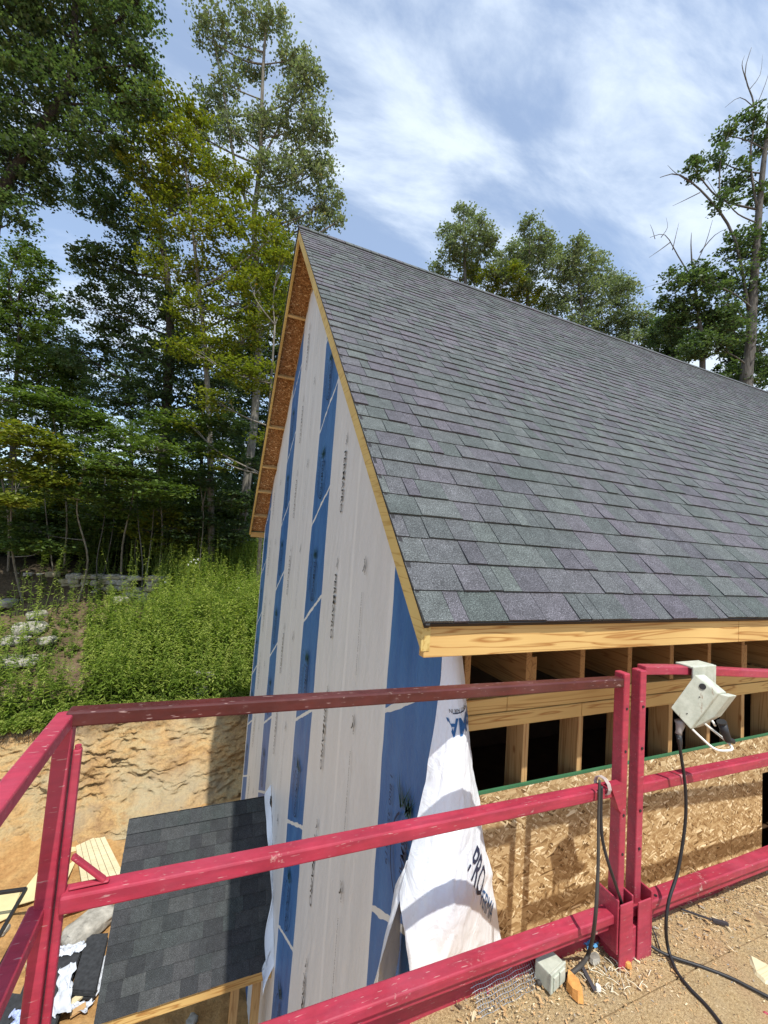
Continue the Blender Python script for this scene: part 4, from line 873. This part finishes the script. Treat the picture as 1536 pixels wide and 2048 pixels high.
# yellow green maple
D = 18
tree('maple_tree', 'yellow green maple between the dark tree and the pale barked tree', 'tree', None, [base_tree(430, D, 0)]+A_([(420, 900), (410, 700), (390, 500), (370, 330)], D), .16, .04,
     [B_(x, y, r, D) for x, y, r in ((255, 215, 46), (300, 250, 55), (360, 290, 50), (300, 330, 60), (380, 370, 62), (450, 350, 46), (330, 430, 62), (420, 450, 60), (480, 430, 45), (340, 540, 55), (430, 540, 58), (500, 530, 50), (540, 480, 46), (470, 610, 55), (550, 580, 44), (400, 620, 55), (330, 195, 30), (390, 230, 30), (540, 650, 46), (480, 690, 48), (420, 700, 50))], .14, LF_Y, BK_L, .7, .85, rc=.45, squash=.35)
D = 15.5
tree('maple_tree', 'low maple sprays of bright yellow leaves in front of the pale trunk', 'tree', None, [base_tree(520, D+2, 0)]+A_([(530, 950), (540, 800), (550, 650)], D), .08, .03,
     [B_(x, y, r, D, n) for x, y, r, n in ((500, 560, 40, 22), (560, 620, 36, 20), (470, 740, 42, 20), (530, 760, 46, 22), (430, 800, 40, 16), (540, 880, 30, 10), (380, 840, 34, 10), (560, 520, 26, 12), (360, 690, 34, 12), (440, 920, 26, 8))], .13, LF_Y, BK_L, .9, 1.0, rc=.5, squash=.2)
# dark tree with thick trunk
D = 22
tree('broadleaf_tree', 'dark tree with thick black trunk left of the maples', 'tree', None, [base_tree(318, D, 0)]+A_([(322, 980), (330, 850), (340, 700), (335, 560), (310, 420), (280, 320)], D), .36, .08,
     [B_(x, y, r, D) for x, y, r in ((230, 330, 55), (190, 400, 55), (250, 430, 60), (300, 480, 60), (180, 520, 46), (230, 540, 60), (290, 600, 65), (200, 620, 55), (360, 620, 55), (250, 690, 62), (170, 710, 50), (330, 720, 60), (400, 700, 50), (300, 800, 60), (220, 790, 50), (390, 790, 46), (440, 780, 50), (450, 870, 50), (380, 880, 50), (330, 370, 45))], .17, LF_D, BK_D, .35, .85)
D = 24
tree('broadleaf_tree', 'mid green tree low at the left edge below the sky gap', 'tree', None, [base_tree(20, D, 0)]+A_([(25, 950), (30, 800), (40, 650)], D), .25, .06,
     [B_(x, y, r, D) for x, y, r in ((40, 500, 30), (70, 540, 38), (20, 580, 45), (90, 610, 45), (40, 660, 60), (110, 680, 50), (20, 740, 60), (100, 750, 60), (-30, 620, 50), (60, 830, 60), (150, 800, 60), (140, 740, 40))], .18, LF_M, BK_D, .4, .85)
for i, (px, D, hpx, lab) in enumerate(((570, 27, 560, 'dark narrow tree just behind the left rake of the roof'), (500, 29, 640, 'far dark tree seen past the pale trunk'), (120, 30, 700, 'far dark tree behind the left saplings'), (400, 31, 720, 'far dark tree deep in the wood'), (-90, 26, 500, 'dark tree partly outside the left edge'), (260, 32, 760, 'far dark tree behind the thick black trunk'))):
    tree('broadleaf_tree', lab, 'tree', None, [base_tree(px, D, 0)]+A_([(px+3, 900), (px+6, hpx+60)], D), .2, .05, [B_(px+random.uniform(-60, 60), hpx+q*62+random.uniform(-20, 20), 60 if i else 74, D) for q in range(7)], .2, LF_D, BK_D, .35, .55)
# understorey saplings in layered sprays
sap = [(60, 13.5, [(40, 870, 50), (90, 900, 50), (20, 940, 50), (100, 960, 36), (30, 1000, 30)], LF_Y, 'yellow green sapling at the left edge of the wood'),
       (130, 15.5, [(100, 800, 50), (150, 830, 55), (200, 850, 50), (120, 890, 40), (180, 900, 45)], LF_M, 'tall slanting sapling with a pale thin stem'),
       (165, 14, [(170, 940, 50), (120, 980, 45), (230, 930, 50), (200, 990, 40), (60, 1060, 34)], LF_M, 'forked sapling with bent pale stems'),
       (250, 15, [(260, 880, 55), (310, 900, 50), (280, 960, 50), (240, 1020, 40), (330, 980, 40)], LF_M, 'spreading sapling right of the forked one'),
       (320, 16, [(330, 850, 50), (390, 850, 50), (350, 930, 50), (420, 900, 40), (300, 1000, 36)], LF_M, 'leafy sapling under the dark trunk'),
       (400, 17, [(420, 960, 50), (460, 1000, 40), (400, 1040, 40), (360, 1060, 40), (450, 850, 45)], LF_D, 'dark sapling left of the pale trunk'),
       (20, 14.5, [(-20, 860, 55), (10, 800, 55), (-10, 1010, 45), (30, 1090, 34), (90, 1090, 30)], LF_M, 'bushy sapling at the far left edge'),
       (490, 18, [(500, 1000, 36), (480, 1060, 34), (450, 1080, 34), (510, 930, 30)], LF_D, 'low dark sapling at the foot of the pale trunk')]
for i, (px, D, bl, lm, lb) in enumerate(sap):
    b0 = base_tree(px, D+1.5, 0); ty = min(b[1] for b in bl); c_ = at(bl[0][0], ty, D)
    tree('sapling', lb, 'sapling', 'understorey saplings at the edge of the wood', [b0, b0.lerp(c_, .35)+Vector((random.uniform(-.3, .3), 0, 0)), b0.lerp(c_, .7)+Vector((random.uniform(-.3, .3), 0, 0)), c_], .045, .012, [B_(x, y, r, D, int(r*.62), 1.0, .5) for x, y, r in bl], .14, lm, BK_L, 1.0, 1.0, rc=.5, squash=.2)
for i, (px, py, D) in enumerate(((40, 1060, 17), (120, 1030, 18), (190, 1065, 17.5), (260, 1035, 18.5), (330, 1060, 17.5), (400, 1000, 19), (450, 1050, 19), (80, 990, 20), (220, 975, 20), (340, 985, 20))):
    b0 = base_tree(px, D+.8, 0); tree('shrub', 'leafy understorey shrub at the wood edge, ' + ('leftmost', 'second from the left', 'third from the left, low', 'in the middle, low', 'right of the middle, low', 'left of the pale trunk, high', 'at the foot of the pale trunk', 'at the left, behind the others', 'in the middle, behind the others', 'right of the middle, behind the others')[i], 'shrub', 'understorey shrubs', [b0, at(px, py, D)], .03, .01, [B_(px+dx, py+dy, 40, D, 26, 1.0, .6) for dx, dy in ((-34, 0), (28, -16), (0, 28), (-10, -34))], .15, (LF_M, LF_Y, LF_M)[i % 3], BK_G, .9, 1.0, rc=.45, squash=.25)
# thin bare stems under the canopy
for i in range(12):
    px = random.uniform(0, 480); D = random.uniform(15.5, 19); b0 = base_tree(px, D, 0); t_ = at(px+random.uniform(-40, 40), random.uniform(880, 980), D)
    tag(MB().tube(smooth_path([b0, b0.lerp(t_, .3)+Vector((random.uniform(-.2, .2), 0, 0)), b0.lerp(t_, .65)+Vector((random.uniform(-.4, .4), 0, 0)), t_], 3), [.026, .026, .025, .024, .022, .02, .018, .016, .013, .009], 5).build('thin_stem', BK_L if i % 3 else BK_G, smooth=True), 'thin bare young stem rising from the weeds at the wood edge', 'young stem', 'thin bare stems under the canopy')
# far woodland mass closing the view under the canopy
n = 5200; az = rng.uniform(R_(-55), R_(105), n); Rr = rng.uniform(34, 48, n); hz = rng.uniform(-2.5, 1, n)+rng.uniform(0, 1, n)**1.3*4.2
Cx_, Cy_ = CAM.x+np.sin(az)*Rr, CAM.y+np.cos(az)*Rr; C0 = np.stack([Cx_, Cy_, hz], 1); C = (C0[:, None, :]+rng.normal(size=(n, 22, 3))*np.array([.9, .9, .5])).reshape(-1, 3)
V = leaf_verts(C, .42, .3); T = np.repeat(np.clip(rng.uniform(0, .5, n)[:, None]+rng.uniform(0, .3, (n, 22)), 0, 1).reshape(-1), 4)
tag(link('far_woodland', np_mesh('far_woodland', V, np.arange(len(V)).reshape(-1, 4), LF_D, T)), 'dark mass of far undergrowth and trees closing the view', 'woodland', kind='stuff')

# trees behind the ridge, right half
D = 34
for (lab, mat, tr_, bl, ls) in (
    ('pointed grey green tree above the ridge, leftmost of the group', LF_P, [(935, 700), (930, 560), (928, 440)], ((900, 470, 16), (930, 430, 20), (965, 450, 18), (925, 480, 26), (965, 500, 24), (900, 510, 18), (940, 530, 26), (880, 540, 16), (985, 480, 14)), .2),
    ('twin peaked grey green tree right of the pointed one', LF_P, [(1050, 740), (1055, 600), (1060, 470)], ((1060, 455, 18), (1040, 500, 26), (1085, 480, 20), (1020, 520, 24), (1070, 530, 30), (1100, 510, 22), (1040, 560, 28), (1000, 540, 20)), .2),
    ('yellow tipped maple low over the ridge', LF_Y, [(970, 720), (970, 620)], ((940, 550, 22), (975, 560, 22), (1010, 580, 26), (1050, 590, 24), (1080, 600, 24), (1030, 545, 18)), .2),
    ('round olive tree in the middle of the ridge group', LF_P, [(1170, 760), (1165, 620), (1150, 520)], ((1145, 500, 24), (1120, 540, 26), (1165, 530, 30), (1200, 540, 26), (1140, 580, 30), (1190, 590, 34), (1230, 575, 24), (1110, 610, 26), (1170, 640, 30)), .2),
    ('olive tree tapering down to the right of the ridge group', LF_P, [(1260, 780), (1255, 640)], ((1250, 580, 22), (1240, 620, 28), (1280, 630, 24), (1300, 660, 22), (1230, 660, 30), (1270, 690, 28), (1320, 700, 22), (1190, 660, 22)), .2)):
    b0 = at(tr_[0][0], 1000, D); b0 = Vector((b0.x, b0.y, float(hill(b0.x, b0.y))-.2))
    tree('ridge_tree', lab, 'tree', 'trees standing beyond the roof ridge', [b0]+A_(tr_, D), .3, .05, [B_(x, y, r*1.3, D+random.uniform(-1.5, 1.5)) for x, y, r in bl], ls, mat, BK_G, .3, .62, rc=.5, squash=.7)
# large tree at the right edge, with dead top
D = 22
b0 = at(1500, 1000, D); b0 = Vector((b0.x, b0.y, float(hill(b0.x, b0.y))-.2))
dead = [[(.09, 0, 0)]+A_([(1497, 620), (1470, 480), (1420, 400), (1360, 350), (1320, 355)], D), [(.03, 0, 0)]+A_([(1400, 385), (1370, 400), (1345, 412)], D), [(.03, 0, 0)]+A_([(1380, 365), (1350, 345), (1335, 330)], D),
        [(.07, 0, 0)]+A_([(1515, 420), (1500, 320), (1510, 220), (1490, 150), (1503, 95)], D), [(.03, 0, 0)]+A_([(1505, 230), (1530, 170), (1545, 120)], D), [(.03, 0, 0)]+A_([(1508, 215), (1480, 195), (1450, 215)], D), [(.03, 0, 0)]+A_([(1492, 160), (1484, 130), (1490, 110)], D), [(.02, 0, 0)]+A_([(1498, 180), (1520, 150), (1525, 110)], D), [(.05, 0, 0)]+A_([(1440, 430), (1440, 330), (1460, 260), (1480, 220)], D)]
tree('broadleaf_tree', 'tall leaning tree with dead top branches at the right edge', 'tree', None, [b0]+A_([(1492, 800), (1500, 700), (1508, 560), (1518, 420), (1530, 300), (1545, 180)], D), .34, .06,
     [B_(x, y, r, D, n) for x, y, r, n in ((1500, 240, 30, 16), (1525, 280, 34, 20), (1450, 270, 26, 12), (1430, 320, 30, 14), (1390, 340, 26, 12), (1480, 350, 34, 18), (1450, 400, 28, 12), (1525, 390, 34, 20), (1500, 470, 36, 26), (1470, 500, 36, 26), (1530, 520, 40, 34), (1480, 560, 45, 40), (1440, 600, 40, 34), (1530, 610, 40, 34), (1460, 660, 45, 40), (1520, 700, 45, 40), (1400, 560, 26, 14), (1420, 690, 40, 34), (1500, 760, 40, 30))], .17, LF_D, BK_G, .4, .72, bare=dead)
snag = [[(.05, 0, 0)]+A_([(1385, 560), (1355, 510), (1330, 470), (1300, 475)], D), [(.03, 0, 0)]+A_([(1340, 485), (1320, 500), (1298, 515)], D), [(.05, 0, 0)]+A_([(1384, 530), (1382, 490), (1383, 465)], D), [(.04, 0, 0)]+A_([(1385, 540), (1410, 490), (1425, 440)], D), [(.03, 0, 0)]+A_([(1400, 505), (1430, 470), (1460, 455)], D), [(.03, 0, 0)]+A_([(1345, 500), (1352, 470), (1358, 445)], D), [(.02, 0, 0)]+A_([(1322, 475), (1335, 455), (1332, 435)], D), [(.02, 0, 0)]+A_([(1310, 478), (1305, 460), (1300, 448)], D), [(.02, 0, 0)]+A_([(1375, 560), (1330, 565), (1290, 575)], D)]
b0 = at(1400, 1000, D); b0 = Vector((b0.x, b0.y, float(hill(b0.x, b0.y))-.2))
tree('broadleaf_tree', 'half dead tree with bare grey twigs between the ridge group and the right edge', 'tree', None, [b0]+A_([(1405, 750), (1398, 640), (1386, 540)], D), .2, .04,
     [B_(x, y, r, D, n) for x, y, r, n in ((1350, 560, 26, 14), (1395, 545, 26, 14), (1340, 610, 28, 18), (1385, 620, 36, 28), (1420, 560, 30, 20), (1350, 660, 30, 22), (1395, 690, 34, 26), (1330, 650, 20, 12), (1420, 640, 30, 22))], .16, LF_D, BK_G, .4, 1.1, bare=snag)
for px, D, lb in ((1460, 27, 'dark tree filling the gap behind the right edge tree'), (1340, 30, 'dark low tree just over the right part of the ridge'), (1560, 24, 'dark tree partly outside the right edge')):
    b0 = at(px, 1000, D); b0 = Vector((b0.x, b0.y, float(hill(b0.x, b0.y))-.2))
    tree('broadleaf_tree', lb, 'tree', None, [b0]+A_([(px, 800), (px+3, 620)], D), .22, .05, [B_(px+random.uniform(-35, 35), 640+q*28, 36, D) for q in range(6)], .2, LF_D, BK_D, .35, .9)

# weeds on the slope: tall leafy stems, ground cover
def weeds(name, n, xr, yr, hr, lm, label, ls, seed, tb=0.0):
    x = rng.uniform(*xr, n); y = rng.uniform(*yr, n); keep = ((vnoise(x*1.3, y*1.3, 0, seed) > -.42) | (y < 12.4)) & ~((x < -.26*y-.5) & (rng.random(n) < .8) & (y > 12.5)) & ~((y > 16.2) & (y < 18.9) & (x < -3.0) & (rng.random(n) < .82)) & ~((y > 14.6) & (y <= 16.3) & (x < -3.6) & (rng.random(n) < .25)); x, y = x[keep], y[keep]; n = len(x)
    z = hill(x, y); h = rng.uniform(*hr, n)*(1+.6*vnoise(x*.7, y*.7, 0, seed+1)); Vs, Ts = [], []
    nl = 34; t = rng.uniform(.04, 1.0, (n, nl)); lean = rng.normal(0, .1, (n, 2)); a = rng.uniform(0, 6.283, (n, nl))
    r_ = ls*(1.15-.65*t)*rng.uniform(.7, 1.2, (n, nl))
    bx = x[:, None]+lean[:, :1]*t*h[:, None]; by = y[:, None]+lean[:, 1:]*t*h[:, None]; bz = z[:, None]+t*h[:, None]
    dx, dy = np.cos(a), np.sin(a); upz = rng.uniform(-.25, .75, (n, nl)); w = r_*.16
    P0 = np.stack([bx, by, bz], -1); d = np.stack([dx, dy, upz], -1); s = np.stack([-dy, dx, 0*dx], -1)
    V = np.stack([P0, P0+d*r_[..., None]*.5+s*w[..., None], P0+d*r_[..., None]-np.array([0, 0, .25])*r_[..., None], P0+d*r_[..., None]*.5-s*w[..., None]], 2).reshape(-1, 3)
    T = np.repeat(np.clip(rng.uniform(0, .6, n)[:, None]+.35*t+rng.uniform(-.1, .15, (n, nl))+tb, 0, 1).reshape(-1), 4)
    q = np.arange(len(V)).reshape(-1, 4)
    sx_ = .006; st = np.stack([np.stack([x-sx_, y, z-.05], -1), np.stack([x+sx_, y, z-.05], -1), np.stack([x+lean[:, 0]*h+sx_*.4, y+lean[:, 1]*h, z+h], -1), np.stack([x+lean[:, 0]*h-sx_*.4, y+lean[:, 1]*h, z+h], -1)], 1).reshape(-1, 3)
    V2 = np.concatenate([V, st]); q2 = np.concatenate([q, np.arange(len(st)).reshape(-1, 4)+len(V)]); T2 = np.concatenate([T, np.full(len(st), .3)])
    tag(link(name, np_mesh(name, V2, q2, lm, T2)), label, 'weeds', kind='stuff')
weeds('tall_weeds', 3600, (-7.5, 1.5), (11.95, 20), (.6, 2.1), LF_W, 'dense tall green weeds covering the slope above the cut bank', .17, 201)
weeds('lush_weeds', 1500, (-2.6, 1.2), (13, 20), (1.2, 2.1), LF_W, 'lush bright green weeds on the slope close to the house', .2, 211, .12)
weeds('low_weeds', 2600, (-10, 2), (11.92, 19), (.1, .35), LF_M, 'low leafy ground cover on the slope', .13, 221, .15)
weeds('lip_weeds', 900, (-9, .8), (11.72, 12.1), (.08, .35), LF_W, 'ragged weeds hanging over the lip of the cut bank', .16, 251, .05)
weeds('spire_weeds', 520, (-6.5, 1.2), (12.2, 19.5), (1.7, 2.9), LF_W, 'tall single weed spires rising above the others on the slope', .13, 241, .25)
weeds('side_weeds', 1300, (-13, -5), (12.2, 19), (.3, 1.0), LF_M, 'patchy weeds on the left part of the slope', .15, 231, .1)
n = 2600; X_ = rng.uniform(-16, 4, n); Y_ = rng.uniform(20.3, 31, n); H_ = hill(X_, Y_)+rng.uniform(0, 1, n)**1.2*2.6
C = (np.stack([X_, Y_, H_], 1)[:, None, :]+rng.normal(size=(n, 26, 3))*np.array([.42, .42, .16])).reshape(-1, 3); T = np.repeat(np.clip(rng.uniform(0, .5, n)[:, None]+rng.uniform(0, .3, (n, 26)), 0, 1).reshape(-1), 4); V = leaf_verts(C, .19, .7)
tag(link('undergrowth', np_mesh('undergrowth', V, np.arange(len(V)).reshape(-1, 4), LF_D, T)), 'dark leafy undergrowth inside the wood behind the weeds', 'undergrowth', kind='stuff')
# white flower heads
mb = MB()
for px, py in ((388, 1120), (392, 1126), (382, 1124), (396, 1119), (474, 1180), (478, 1176), (376, 1130), (330, 1165)):
    c_ = at(px, py, 15.4)
    for q in range(10): p = c_+Vector(unit(1)[0])*.03; mb.tube([p, p+Vector((0, 0, .012))], .012, 5)
tag(mb.build('flower_heads', plain('white_petals', (.75, .76, .68), .8)), 'small white flower heads above the tall weeds', 'flowers', kind='stuff')
